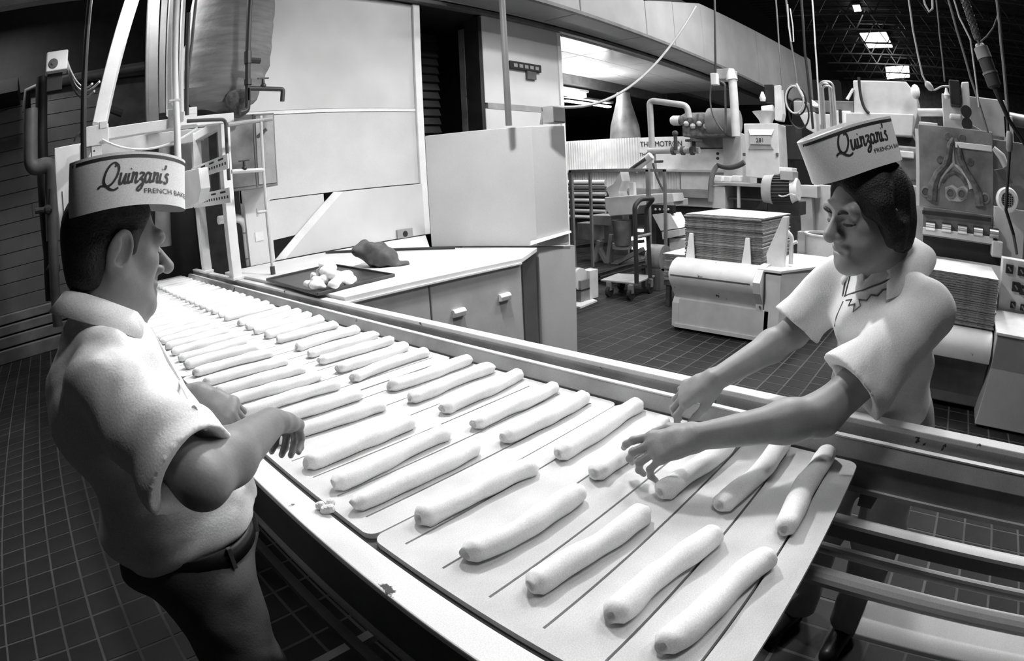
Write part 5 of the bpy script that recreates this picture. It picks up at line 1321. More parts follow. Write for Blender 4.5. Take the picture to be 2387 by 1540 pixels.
def hand_prims(S, W, d, n, thumb_side, curls, spread=0.0, sc=1.0, thumb=(35, 25), tw=1.0):
    """W wrist, d pointing direction, n back-of-hand normal; thumb_side +1: thumb toward d x n"""
    W = np.array(W, float); d = np.array(d, float); d /= np.linalg.norm(d); n = np.array(n, float); n -= d * (n @ d); n /= np.linalg.norm(n)
    s = np.cross(d, n) * thumb_side
    K = []
    for i, (o, L) in enumerate(((.027, .088), (.009, .092), (-.009, .088), (-.026, .080))):
        kn = W + (d * L + s * o + n * (.004 - .003 * abs(i - 1.2))) * sc; K.append(kn)
        S.cap(W + s * o * .6 * sc + d * .01, kn, .0165 * sc, .0115 * sc, .016)
    S.cap(K[0], K[3], .0115 * sc, .010 * sc, .012); S.cap(W + d * .045 * sc + s * .012 * sc, W + d * .045 * sc - s * .014 * sc, .018 * sc, .016 * sc, .016)
    LN = ((.042, .026, .021), (.046, .029, .022), (.043, .027, .021), (.034, .021, .019))
    for i in range(4):
        p = K[i]; ang = 0.0; side = s * math.sin((1.5 - i) * spread) ; r0 = (.0095, .0097, .0093, .0083)[i] * sc
        for j in range(3):
            ang += math.radians(curls[i][j]); dd = d * math.cos(ang) - n * math.sin(ang) + side; dd /= np.linalg.norm(dd)
            q = p + dd * LN[i][j] * sc; S.cap(p, q, r0 * (1 - .08 * j), r0 * (.92 - .10 * j), .005); p = q
    tb = W + (d * .022 + s * .022 - n * .006) * sc; a0 = math.radians(thumb[0])
    t1 = tb + (d * math.cos(a0) * .9 + s * math.sin(a0) - n * .35) * .042 * sc
    a1 = math.radians(thumb[1]); t2 = t1 + (d * math.cos(a1) + s * math.sin(a1) * .5 - n * .45) * .033 * sc; t3 = t2 + (d * .9 + s * .05 - n * .45) * .026 * sc
    S.cap(tb - d * .01, t1, .0155 * sc, .0115 * sc, .014); S.cap(t1, t2, .0112 * sc, .0098 * sc, .006); S.cap(t2, t3, .0098 * sc, .0078 * sc, .005)
    return K

def child(name, me, parent):
    return put(name, me, parent)
def folds(seed, amp, dirs):
    rnd = random.Random(seed); F = []
    for d in dirs:
        d = np.array(d, float); F.append((d, rnd.uniform(0, 6), rnd.uniform(.7, 1.2)))
    def f(P):
        w = np.zeros(len(P)); q = np.sin(P @ np.array((17., 11., 9.)) + 1.3) * .6 + np.sin(P @ np.array((-9., 21., 13.))) * .5
        for d, ph, a in F:
            t = np.sin(P @ d + ph + 1.6 * q); w += a * t * (.45 + .55 * np.abs(t))
        return amp * w / math.sqrt(len(F))
    return f

# ---- paper cap
Q_STROKES = [
    [(1.05, 1.75), (.7, 1.95), (.3, 1.7), (.05, 1.1), (.05, .45), (.35, .05), (.8, .15), (1.15, .7), (1.25, 1.35), (1.05, 1.75), (.85, 1.6)],
    [(-.35, -.05), (-.1, .12), (.3, .05), (.7, -.25), (1.1, -.38), (1.5, -.25)],
    [(1.45, .85), (1.55, .9), (1.5, .3), (1.6, .05), (1.8, .15), (2.05, .9)], [(2.05, .9), (2.0, .25), (2.1, .05), (2.28, .2)],
    [(2.35, .9), (2.3, .25), (2.42, .05), (2.6, .2)], [(2.46, 1.25), (2.50, 1.30)],
    [(2.66, .85), (2.76, .9), (2.70, .05)], [(2.72, .5), (2.95, .88), (3.12, .82), (3.08, .2), (3.2, .05), (3.38, .22)],
    [(3.42, .8), (3.6, .92), (3.85, .78), (3.5, .32), (3.68, .38), (3.85, .1), (3.8, -.35), (3.55, -.65), (3.36, -.5), (3.6, -.2), (4.0, .1)],
    [(4.5, .78), (4.25, .92), (4.05, .6), (4.08, .15), (4.28, .05), (4.5, .4), (4.58, .88)], [(4.58, .88), (4.52, .25), (4.62, .05), (4.8, .2)],
    [(4.86, .85), (4.96, .9), (4.90, .05)], [(4.92, .5), (5.15, .88), (5.32, .82), (5.28, .2), (5.4, .05), (5.56, .22)],
    [(5.66, .9), (5.6, .25), (5.72, .05), (5.9, .2)], [(5.76, 1.25), (5.80, 1.30)],
    [(6.12, 1.7), (6.1, 1.45), (6.02, 1.3)],
    [(6.55, .8), (6.35, .92), (6.22, .72), (6.42, .45), (6.42, .12), (6.2, .02), (6.02, .15)]]
def paper_cap(parent, c, M, a=.116, b=.083, h=.098, side=1, arch=.012, text_dir=1, text_x=-.05, text_v=.48, unit=.0205, flare=1.06, topw=.5, front=1, bow=.0, fold=True):
    """c: centre of the lower edge, M columns right/forward/up. side: +1 the right-hand side carries the visible lettering"""
    c = Vector(c); R = Vector(M[:, 0]); Fw = Vector(M[:, 1]); U = Vector(M[:, 2])
    def pt(y, v, sd, off=0.0):
        """y along the length (-a..a), v height fraction, sd side"""
        fl = 1 + (flare - 1) * v; yy = max(-1, min(1, y / (a * fl)))
        w = b * (1 - (1 - topw) * v * .75) * (1 - abs(yy) ** 2.6) ** .5 + .0
        z = h * v + arch * (1 - yy * yy) + bow * yy
        w = max(w, 0.0)
        return c + Fw * y + R * (sd * (w + off)) + U * z
    n = 36; m = MB(); rows = []
    for v in [i / 8 for i in range(9)]:
        row = []; fl = 1 + (flare - 1) * v
        for i in range(2 * n):
            t = i / (2 * n) * 2 * math.pi; y = a * fl * math.cos(t); sd = 1 if math.sin(t) >= 0 else -1
            row.append(pt(y, v, sd))
        rows.append(row)
    # inner crown a little below the top edge
    ctr = c + U * (h * .80 + arch * .8)
    rows.append([ctr + (p - ctr) * .93 - U * .006 if True else p for p in rows[-1]])
    rows.append([c + Fw * ((p - c).dot(Fw) * .80) + R * ((p - c).dot(R) * .25) + U * (h * .86 + arch) for p in rows[-2]])
    m.grid(rows, closed=True); m.f.append(tuple(len(rows) * 2 * n - 2 * n + i for i in range(2 * n)))
    cap_me = m.mesh('paper_cap', PAPER, LOC.get(parent.name, Vector((0, 0, 0)))); cap_me.shade_smooth(); cap_me.set_sharp_from_angle(angle=math.radians(50))
    cap = put('paper_cap', cap_me, parent)
    def strip(v0, v1, y0, y1, nn=40, off=.0009, sd=side):
        mm = MB(); mm.grid([[pt(y0 + (y1 - y0) * i / nn, v, sd, off) for i in range(nn + 1)] for v in (v0, v1)]); return mm
    fl = flare
    part('trim_line', strip(.885, .945, -a * fl * .985, a * fl * .975), INK, cap)
    mm = MB(); mm.grid([[pt(a * (fl if v > .9 else 1) * (.955 + dx), v, side, .0012) for dx in (0, .018)] for v in [i / 10 for i in range(1, 10)]])
    if fold: part('front_fold_line', mm, INK, cap)
    # script lettering
    mm = MB()
    def spl(P, k=6):
        out = []
        for i in range(len(P) - 1):
            p0 = P[max(i - 1, 0)]; p1 = P[i]; p2 = P[i + 1]; p3 = P[min(i + 2, len(P) - 1)]
            for j in range(k):
                t = j / k; out.append(tuple(.5 * (2 * p1[q] + (p2[q] - p0[q]) * t + (2 * p0[q] - 5 * p1[q] + 4 * p2[q] - p3[q]) * t * t + (3 * p1[q] - p0[q] - 3 * p2[q] + p3[q]) * t ** 3) for q in (0, 1)))
        return out + [P[-1]]
    def tmap(x, y, off=.0012):
        return pt(text_dir * (text_x + x), max(0.02, min(.98, text_v + y / h)), side, off)
    for S_ in Q_STROKES:
        P = spl(S_); L_ = []; R_ = []; w = .085
        for i, (x, y) in enumerate(P):
            q0 = P[max(i - 1, 0)]; q1 = P[min(i + 1, len(P) - 1)]; dx, dy = q1[0] - q0[0], q1[1] - q0[1]; ln = math.hypot(dx, dy) + 1e-9
            ww = w * (.75 + .6 * abs(dy) / ln); nx, ny = -dy / ln * ww, dx / ln * ww
            for lst, sg in ((L_, 1), (R_, -1)):
                X = x + sg * nx; Yv = y + sg * ny; lst.append(tmap((X + .28 * Yv) * unit, Yv * unit))
        mm.grid([L_, R_])
    part('script_lettering', mm, INK, cap)
    tm = text_mesh('FRENCH BAKERY', .0175, .0)
    xs = max(v.co.x for v in tm.vertices); x0 = 3.85 * unit; off = LOC.get(parent.name, Vector((0, 0, 0))); lim = a * .99
    sc_ = .0155 * 9.2 / 1.35 / xs if False else 1.0
    bm = bmesh.new(); bm.from_mesh(tm)
    bmesh.ops.delete(bm, geom=[f for f in bm.faces if max(abs(text_x + x0 + v.co.x) for v in f.verts) > lim], context='FACES')
    for v in bm.verts:
        v.co = pt(text_dir * max(-lim, min(lim, text_x + x0 + v.co.x)), text_v + (-.92 * unit + v.co.y * .75) / h, side, .0012) - off
    bm.to_mesh(tm); bm.free(); tm.materials.clear(); tm.materials.append(INK); put('block_lettering', tm, cap)
    return cap
def collar(parent, nc, M, r_top=.062, r_bot=.088, drop=.045, tip=.045, open_=28, tilt=.02, mt=None):
    """folded shirt collar round the neck; nc neck centre at collar top"""
    nc = Vector(nc); R = Vector(M[:, 0]); Fw = Vector(M[:, 1]); U = Vector(M[:, 2]); n = 40
    top = []; mid = []; bot = []; ins = []
    for i in range(n + 1):
        t = i / n; a = math.radians(-180 + open_ + t * (360 - 2 * open_)); fr = max(0, (abs(a) - 1.2)) / (math.pi - 1.2)   # a=0 back
        dx, dy = math.sin(a), -math.cos(a); zt = -tilt * (1 + dy) * .9
        top.append(nc + R * dx * r_top + Fw * dy * r_top * 1.1 + U * zt)
        mid.append(nc + R * dx * (r_top + .012) + Fw * dy * (r_top + .012) * 1.1 + U * (zt - .004))
        rb = r_bot + .012 * fr
        bot.append(nc + R * dx * rb + Fw * (dy * rb * 1.12) + U * (zt - drop - tip * fr * fr))
        ins.append(nc + R * dx * (r_top - .002) + Fw * dy * r_top * 1.05 + U * (zt - .035))
    m = MB(); m.grid([ins, top, mid, bot])
    o = part('collar', m, mt or SHIRT, parent, smooth=True)
    so = o.modifiers.new('solidify', 'SOLIDIFY'); so.thickness = .0035; so.offset = 0
    return o
def on_mesh(obj, pix, lift=.0015):
    """points on an object's surface met by the line of sight of given photo positions"""
    dg = bpy.context.evaluated_depsgraph_get(); dg.update(); out = []
    from mathutils.bvhtree import BVHTree
    me = obj.data; key = obj.name
    if key not in on_mesh.c: on_mesh.c[key] = BVHTree.FromPolygons([v.co + LOC[obj.name] for v in me.vertices], [tuple(p.vertices) for p in me.polygons])
    for px, py in pix:
        d = ray(px, py); h = on_mesh.c[key].ray_cast(CAM, d)
        if h[0] is not None: out.append(h[0] - d * lift)
    return out
on_mesh.c = {}
def shoe(name, p, fdir, parent):
    f = Vector(fdir).normalized(); S = Implicit(); p = Vector(p); a = p + Vector((0, 0, .05)) - f * .06; b = p + Vector((0, 0, .035)) + f * .14
    S.cap(a, b, .045, .036, .02); S.cap(a, a + Vector((0, 0, .06)), .042, .045, .02)
    S.ell(p + Vector((0, 0, -.06)) + f * .04, (.3, .3, .062), None, .004, True)
    return put(name, S.mesh(name, .006, LEATH, LOC[parent.name]), parent)

# ---------------------------------------------------------------- older worker, left, facing the belt
def older_worker():
    base = Vector((.08, 1.05, 0))
    Mh = frame3((.95, .27, -.20), (.20, .05, .97)); hs = 1.1
    ear = np.array(AD(280, 590, 1.10)); hc = ear - Mh @ np.array((.080, -.014, -.006)) * hs
    S = Implicit(); head_prims(S, hc, Mh, hs, 1.1, 1.22, .0140, 1.22)
    nb = np.array((.082, 1.165, 1.310)); S.cap(hc + Mh @ np.array((0, -.025, -.05)), nb, .060, .066, .03); S.cap(hc + Mh @ np.array((0, .02, -.075)), nb + np.array((.03, .01, .0)), .040, .05, .03)
    rs = np.array((.050, 1.005, 1.245)); lsd = np.array((.130, 1.335, 1.245))
    S.chain([nb, np.array((.07, 1.14, 1.12)), np.array((.09, 1.05, .93))], [.07, .10, .09], .04)
    S.cap(rs, lsd, .05, .05, .04)
    re = np.array(AD(468, 1118, .88)); rw_ = np.array(AD(632, 985, 1.085))
    fm = re + (rw_ - re) * .35
    S.chain([rs, re], [.05, .044], .03); S.chain([re, fm, rw_], [.043, .046, .029], .02)
    # hand hanging from a bent wrist, closing on the end of a stick of dough
    tipg = np.array(AZ(705, 1040, .885)); dirh = tipg - rw_
    hand_prims(S, rw_ + (rw_ - re) / np.linalg.norm(rw_ - re) * .012, dirh * .7 + np.array((.10, .06, -.02)), (.45, .25, .8), -1, ((35, 55, 40), (38, 58, 40), (42, 60, 42), (46, 60, 42)), .06, 1.0, (28, 10))
    le = np.array((.20, 1.44, 1.03)); lw_ = np.array(AD(462, 920, 1.36))
    S.chain([lsd, le], [.05, .042], .03); S.chain([le, lw_], [.042, .030], .02)
    hand_prims(S, lw_, np.array(AD(540, 958, 1.33)) - lw_, (.1, -.70, .70), 1, ((42, 62, 40), (44, 64, 40), (46, 66, 40), (48, 66, 40)), .08, 1.05, (30, 20))
    body = put('person', S.mesh('person', .0029, SKIN, base), None, base)
    tag(body, 'older worker in white short-sleeved shirt and paper cap bending over the front rail, arranging dough', 'person')
    # hair
    H = Implicit(); T = lambda x, y, z: hc + Mh @ (np.array((x, y, z)) * hs)
    H.ell(T(0, -.012, .038), (.088, .104, .099), Mh, .01); H.ell(T(0, -.046, -.022), (.073, .054, .077), Mh, .03)
    H.ell(T(0, .105, -.03), (.20, .097, .115), Mh, .012, True)
    for s in (-1, 1):
        H.cap(T(s * .073, .012, .030), T(s * .070, .016, .000), .012, .008, .012)
        H.ell(T(s * .090, -.012, -.012), (.026, .027, .042), Mh, .008, True)
    H.ell(T(0, -.03, -.115), (.2, .2, .045), Mh, .02, True)
    child('hair', H.mesh('hair', .0035, HAIR1, base), body)
    for s in (-1, 1):
        m = MB(); m.tube([T(s * .011, .0960, .016), T(s * .020, .0985, .0205), T(s * .032, .0980, .0235), T(s * .044, .0925, .0225), T(s * .055, .0825, .018)], [.0032, .0055, .0056, .0042, .002], 8); part('eyebrow', m, HAIR1, body, smooth=True)
        m = MB(); m.tube([T(s * .014, .0885, -.003), T(s * .022, .0905, -.0045), T(s * .033, .0905, -.0055), T(s * .043, .0865, -.005), T(s * .051, .079, -.003)], [.0014, .0024, .0028, .0026, .0014], 6); part('eyelash', m, LEATH, body)
    # paper cap, worn level
    Mc = frame3((.96, .25, -.11), (.11, 0, 1)); cc = np.array(AD(296, 500, 1.16))
    paper_cap(body, cc, Mc, a=.127, b=.094, h=.100, side=1, arch=.014, text_dir=1, text_x=-.082, text_v=.40, unit=.0212, flare=1.03)
    # shirt
    H = Implicit()
    H.chain([np.array((.078, 1.165, 1.300)), np.array((.080, 1.14, 1.17)), np.array((.100, 1.09, 1.04)), np.array((.115, 1.035, .965))], [.078, .130, .134, .142], .05)
    H.ell((.030, 1.16, 1.17), (.120, .155, .130), None, .05); H.ell((.115, 1.03, .955), (.150, .180, .080), frame3((.93, .3, 0), (0, 0, 1)), .05)
    H.cap(rs, (.055, 1.13, 1.285), .064, .062, .04); H.cap((.065, 1.20, 1.285), lsd, .062, .064, .04)
    ru = re - rs; ru /= np.linalg.norm(ru); hem = rs + ru * .255
    H.cap(rs, hem, .068, .090, .04, False, True)
    H.cap(hem - ru * .05, hem + ru * .03, .050, .080, .008, True)
    lu = le - lsd; lu /= np.linalg.norm(lu); H.cap(lsd, lsd + lu * .22, .066, .078, .04, False, True)
    H.ell(np.array((.100, 1.17, 1.375)), (.060, .060, .055), None, .01, True)
    H.ell((.09, 1.03, .865), (.25, .25, .055), frame3((.9, .1, .15), (0, 0, 1)), .02, True)
    H.amp = .01; H.disp = folds(3, .0060, [(30, 26, 18), (-22, 34, 24), (18, -16, 40), (44, 12, -28), (10, 40, 52)])
    shirt = child('shirt', H.mesh('shirt', .0052, SHIRT, base), body); LOC[shirt.name] = Vector(base)
    collar(shirt, nb + np.array((.008, .0, .058)), frame3((.95, .22, -.36), (.36, .08, .93)), .067, .104, .046, .040, 22, .012)
    # trousers, belt, shoes
    H = Implicit(); hip = np.array((.115, 1.03, .90))
    H.ell(hip + np.array((0, 0, -.02)), (.135, .165, .10), frame3((.93, .3, 0), (0, 0, 1)), .04)
    for dy, fx in ((-.085, .04), (.09, .10)):
        a = hip + np.array((0, dy, -.06)); k_ = np.array((.10 + fx * .3, 1.03 + dy * 1.05, .48)); f_ = np.array((.06 + fx * .2, 1.03 + dy * 1.1, .07))
        H.chain([a, k_, f_], [.105, .082, .075], .04)
    H.ell(hip + np.array((0, 0, .10)), (.3, .3, .06), None, .004, True); H.ell((.1, 1.03, -.02), (.4, .4, .085), None, .004, True)
    H.amp = .006; H.disp = folds(8, .004, [(30, 10, 22), (-20, 34, 14), (8, 20, 46)])
    tr_ = child('trousers', H.mesh('trousers', .007, TROUS, base), body); LOC[tr_.name] = Vector(base)
    m = MB(); Mb = frame3((.93, .3, 0), (0, 0, 1)); rows = []
    for z in (-.018, .018):
        rows.append([Vector(hip) + Vector((0, 0, .015 + z)) + Vector(Mb[:, 1]) * (.140 * math.cos(t)) + Vector(Mb[:, 0]) * (.170 * math.sin(t)) for t in [2 * math.pi * i / 48 for i in range(48)]])
    m.grid(rows, closed=True); bl_ = part('belt', m, LEATH, body, smooth=True); so = bl_.modifiers.new('s', 'SOLIDIFY'); so.thickness = .004; LOC[bl_.name] = Vector(base)
    for t in (-.75, -.25, .6, 1.4, -1.6):
        c = Vector(hip) + Vector((0, 0, .015)) + Vector(Mb[:, 1]) * (.1425 * math.cos(t)) + Vector(Mb[:, 0]) * (.1725 * -math.sin(t))
        part('belt_loop', MB().box(c - Vector((.004, .004, .022)), c + Vector((.004, .004, .022))), TROUS, bl_)
    shoe('shoe', (.05, .94, 0), (1, .1, 0), body); shoe('shoe', (.07, 1.13, 0), (1, .3, 0), body)
    # shirt front strip and breast pocket seam
    for P_ in ([(352, 765), (385, 830), (420, 890), (452, 950), (480, 1000)],):
        q = on_mesh(shirt, P_)
        if len(q) > 2: part('button_placket', MB().tube(q, .004, 6), SHIRT, shirt, smooth=True)
    return body
older_worker()

# ---------------------------------------------------------------- younger worker, right, behind the back rail
def younger_worker():
    base = Vector((1.58, .14, 0))
    Mh = frame3((-.74, .66, -.17), (-.12, .05, .99))
    hc = np.array(AD(2022, 500, 1.46))
    S = Implicit(); head_prims(S, hc, Mh, 1.10, 1.25, .85, .0165)
    nb = np.array((1.520, .135, 1.290)); S.cap(hc + Mh @ np.array((0, -.02, -.05)), nb, .058, .066, .03); S.cap(hc + Mh @ np.array((0, .02, -.07)), nb + np.array((-.025, .02, .0)), .042, .055, .03)
    ls = np.array((1.430, .010, 1.205)); rsd = np.array((1.580, .290, 1.215))
    S.chain([nb, np.array((1.53, .14, 1.12)), np.array((1.60, .13, .93))], [.07, .10, .09], .04); S.cap(ls, rsd, .05, .05, .04)
    le = np.array(AD(1915, 966, 1.35)); lw_ = np.array(AD(1625, 1018, 1.23))
    fm = le + (lw_ - le) * .3
    S.chain([ls, le], [.052, .047], .03); S.chain([le, fm, lw_], [.047, .046, .029], .03)
    tip = np.array(AZ(1452, 1095, .885)); d = tip - lw_
    hand_prims(S, lw_, d + np.array((0, 0, .035)), (-.42, -.30, .86), 1, ((16, 32, 22), (26, 44, 26), (32, 48, 30), (36, 50, 32)), .16, 1.06, (42, 20))
    re = np.array(AD(1850, 775, 1.63)); rw_ = np.array(AD(1668, 885, 1.455))
    fm = re + (rw_ - re) * .3
    S.chain([rsd, re], [.05, .042], .03); S.chain([re, fm, rw_], [.042, .043, .028], .02)
    tip = np.array(AZ(1568, 968, .875)); d = tip - rw_
    hand_prims(S, rw_, d + np.array((-.02, .0, .05)), (-.62, -.05, .78), -1, ((24, 38, 22), (28, 42, 24), (32, 46, 26), (38, 48, 28)), .18, 1.04, (40, 12))
    body = put('person', S.mesh('person', .0029, SKIN2, base), None, base)
    tag(body, 'young dark-haired worker in white embroidered shirt and paper cap reaching both arms across the dough', 'person')
    T = lambda x, y, z: hc + Mh @ (np.array((x, y, z)) * 1.10)
    H = Implicit()
    H.ell(T(0, -.024, .036), (.100, .122, .104), Mh, .01); H.ell(T(0, -.050, -.022), (.094, .085, .072), Mh, .03); H.ell(T(0, -.060, -.060), (.072, .055, .040), Mh, .03)
    for s in (-1, 1):
        H.cap(T(s * .074, .022, .030), T(s * .078, .002, -.040), .026, .020, .02); H.cap(T(s * .080, -.02, -.01), T(s * .074, -.030, -.060), .030, .020, .02)
    H.ell(T(0, .122, -.040), (.098, .106, .135), Mh, .015, True)
    H.amp = .006; H.disp = folds(21, .0035, [(90, 60, 12), (70, -50, 20), (120, 30, -14)])
    child('hair', H.mesh('hair', .004, HAIR2, base), body)
    for s in (-1, 1):
        m = MB(); m.tube([T(s * .011, .0960, .016), T(s * .020, .0985, .0205), T(s * .032, .0980, .0235), T(s * .044, .0925, .0225), T(s * .055, .0825, .018)], [.0028, .0046, .0048, .0036, .0018], 8); part('eyebrow', m, HAIR2, body, smooth=True)
        m = MB(); m.tube([T(s * .014, .0885, -.003), T(s * .022, .0905, -.0045), T(s * .033, .0905, -.0055), T(s * .043, .0865, -.005), T(s * .051, .079, -.003)], [.0016, .0028, .0034, .0030, .0016], 6); part('eyelash', m, LEATH, body)
    Mc = frame3((-.60, .745, -.32), (-.16, .20, .96)); cc = np.array(AD(2000, 398, 1.46))
    paper_cap(body, cc, Mc, a=.130, b=.098, h=.106, side=-1, arch=.010, text_dir=-1, text_x=-.076, text_v=.50, unit=.0232, fold=False, flare=1.10, topw=.45)
    H = Implicit()
    H.chain([np.array((1.520, .135, 1.265)), np.array((1.53, .13, 1.16)), np.array((1.56, .125, 1.05)), np.array((1.60, .12, .90))], [.068, .132, .132, .132], .05)
    H.ell((1.54, .13, 1.16), (.12, .165, .13), frame3((-.88, .48, 0), (0, 0, 1)), .05); H.ell((1.60, .12, .90), (.13, .165, .12), None, .05)
    H.cap(ls, (1.50, .095, 1.255), .064, .062, .04); H.cap((1.535, .175, 1.255), rsd, .062, .064, .04)
    lu = le - ls; lu /= np.linalg.norm(lu); hem = ls + lu * .275
    H.cap(ls, hem, .066, .094, .04, False, True); H.cap(hem - lu * .06, hem + lu * .03, .050, .085, .008, True)
    ru = re - rsd; ru /= np.linalg.norm(ru); hem2 = rsd + ru * .165
    H.cap(rsd, hem2, .066, .080, .04, False, True); H.cap(hem2 - ru * .05, hem2 + ru * .03, .046, .071, .008, True)
    H.ell(nb + np.array((-.02, .01, .06)), (.058, .058, .055), None, .01, True)
    H.cap(nb + np.array((-.055, .03, .03)), nb + np.array((-.10, .055, -.055)), .030, .006, .006, True)
    H.amp = .01; H.disp = folds(5, .0055, [(30, 26, 18), (-22, 34, 24), (18, -16, 40), (34, 12, -28)])
    shirt = child('shirt', H.mesh('shirt', .0052, SHIRT, base), body); LOC[shirt.name] = Vector(base)
    collar(shirt, nb + np.array((-.006, .004, .056)), frame3((-.84, .50, -.34), (-.32, .14, .94)), .068, .128, .046, .036, 34, .010)
    EMB = mat('dark_embroidery', 0.10, 0.7)
    for P_ in ([(1968, 690), (1990, 682), (2012, 676), (2034, 668), (2056, 660), (2078, 648), (2098, 640)], [(1972, 700), (1985, 698), (1978, 712), (1992, 708), (1988, 726), (2006, 712), (2002, 698), (2020, 700), (2030, 688), (2046, 690), (2058, 676), (2074, 672)],
               [(1966, 702), (1950, 738), (1946, 760), (1938, 790), (1934, 815)], [(1975, 640), (1968, 665), (1964, 690)], [(1982, 640), (1975, 668), (1970, 688)]):
        q = on_mesh(shirt, P_)
        if len(q) > 2: part('embroidery', MB().tube(q, .0022, 5), EMB, shirt)
    H = Implicit(); hip = np.array((1.615, .12, .88))
    H.ell(hip, (.125, .165, .11), None, .04)
    for dy in (-.09, .09):
        H.chain([hip + np.array((0, dy, -.05)), np.array((1.60, .12 + dy * 1.1, .48)), np.array((1.62, .12 + dy * 1.2, .07))], [.10, .080, .075], .04)
    H.ell((1.6, .12, -.02), (.4, .4, .085), None, .004, True)
    H.amp = .006; H.disp = folds(9, .004, [(30, 10, 22), (-20, 34, 14), (8, 20, 46)])
    child('trousers', H.mesh('trousers', .008, TROUS2, base), body)
    shoe('shoe', (1.60, .02, 0), (-1, .1, 0), body); shoe('shoe', (1.60, .24, 0), (-1, .2, 0), body)
    return body
younger_worker()

# ---- crumpled paper bag on the bench, leaning with its mouth up
B0 = np.array(AZ(918, 622, BZ)); B0 = np.array(AD(908, 605, np.linalg.norm(B0 - np.array(CAM)) + .05)); B1 = np.array(AD(852, 583, np.linalg.norm(B0 - np.array(CAM)) + .10)); bd = (B1 - B0) / np.linalg.norm(B1 - B0)
H = Implicit()
H.cap(B0, B0 + (B1 - B0) * .55, .070, .085, .03); H.cap(B0 + (B1 - B0) * .5, B1, .085, .068, .03)
sv = np.cross(bd, (0, 0, 1)); sv /= np.linalg.norm(sv)
for t_, r_ in ((-.07, .05), (0, .055), (.07, .045)): H.ell(B1 + sv * t_ + bd * .03, (r_, r_, r_ * .8), None, .02)
H.ell(B0 + np.array((.06, -.05, -.05)), (.055, .055, .04), None, .03)
H.ell(B1 + bd * .11, (.075, .075, .06), None, .015, True)
H.ell((B0[0], B0[1], BZ - .097), (.6, .6, .1), None, .004, True)
H.amp = .014; H.disp = folds(31, .009, [(40, 26, 15), (-30, 46, 26), (20, -40, 38), (52, 14, -30)])
bag_me = H.mesh('paper_bag', .007, BAGM, (B0[0], B0[1], BZ))
tag(put('paper_bag', bag_me, None, (B0[0], B0[1], BZ)), 'crumpled dark paper bag with open mouth on the bench', 'bag')

# ================================================================ CABLES AND FITTINGS HANGING FROM THE ROOF
CAB = mat('cable_grey', 0.16, 0.6); CABW = mat('cable_white', 0.60, 0.6); CABD = mat('cable_black', 0.02, 0.5)
def cable(pix, X, r, mm, label, nm='hanging_cable', cat='cable', group=None):
    pts = [AX(px, py, X) for px, py in pix]
    if pix[0][1] < 0: pts.insert(0, UP(pts[1], pts[0], 6.15))
    if pix[-1][1] < 0: pts.append(UP(pts[-2], pts[-1], 6.15))
    return solid(nm, MB().tube(pts, r, 6), mm, label, cat, group, smooth=True)
cable([(1665, -20), (1667, 90), (1668, 170)], 7.8, .016, CABD, 'black cable dropping past the duct to the junction box')
cable([(1807, -20), (1816, 110), (1824, 210)], 6.8, .010, CAB, 'thin grey wire hanging above the funnel feeder')
cable([(1830, -20), (1843, 95), (1852, 150), (1858, 195)], 6.6, .013, CAB, 'grey cord hanging down to the coiled hose')
cable([(1866, -20), (1876, 120), (1886, 200), (1895, 300)], 6.5, .016, CABD, 'black cable hanging beside the coiled hose')
cable([(1892, -20), (1900, 100), (1906, 190), (1912, 290)], 6.4, .010, CABW, 'thin pale wire hanging left of the roof lights')
cable([(2115, -20), (2128, 70), (2140, 130), (2150, 175), (2160, 195)], 4.4, .009, CABW, 'pale cord hanging down to the white inline connector')
cable([(2180, -20), (2190, 80), (2202, 190)], 4.6, .008, CAB, 'thin grey wire hanging over the black drive motor')
cable([(2205, -20), (2230, 70), (2262, 180), (2303, 310)], 4.3, .010, CAB, 'slanting grey cable running down to the stained back plate')
cable([(2218, -20), (2236, 40), (2262, 92), (2270, 150), (2282, 250)], 4.2, .008, CABW, 'pale guy cord knotted beside the big plug')
cable([(2322, -20), (2334, 100), (2344, 200), (2350, 280)], 3.9, .014, CAB, 'pale grey cord hanging right of the big plug')
cable([(2328, 30), (2315, 65), (2300, 85), (2286, 97)], 4.0, .007, CAB, 'short cord looping from the big plug to the hanging cord')
cable([(2150, -20), (2156, 10), (2166, 27), (2174, 20), (2173, -20)], 4.4, .010, CABW, 'white cord loop dipping at the top of the dark roof')
cable([(1842, 20), (1848, 60), (1850, 97), (1844, 97), (1838, 60), (1836, 10)], 6.5, .008, CABW, 'thin white cord doubled into a long loop under the duct')
# catenary wire from the enclosure up to the duct
solid('drooping_cable', MB().tube([AX(1262, 290, 3.6), AX(1266, 262, 3.6), AX(1280, 251, 3.6)] + bez(AX(1295, 249, 3.7), AX(1420, 262, 4.5), AX(1520, 195, 5.5), AX(1622, 15, 6.6), 20), .014, 8), mat('drooping_cable_grey', .30, .5), 'long drooping grey cable swinging from the white enclosure up to the duct', 'cable', smooth=True)
# coiled hose
ch = thing('coiled_hose', 'coiled rubber hose hanging from a cord under the duct', 'hose', AX(1855, 290, 6.6))
c = AX(1852, 232, 6.6)
for k, (rr, dz, dy, mm) in enumerate(((.13, 0, 0, CABW), (.135, .01, .01, CAB), (.14, -.005, -.015, CABD), (.145, -.16, -.03, CABD))):
    pts = [c + Vector((.02 * k, dy + rr * .85 * math.cos(t), dz + rr * 1.25 * math.sin(t))) for t in [2 * math.pi * i / 28 for i in range(29)]]
    part('coil', MB().tube(pts, .011, 6), mm, ch, smooth=True)
part('tie', MB().cyl(AX(1856, 195, 6.55), AX(1872, 226, 6.55), .016, n=8), CABW, ch)
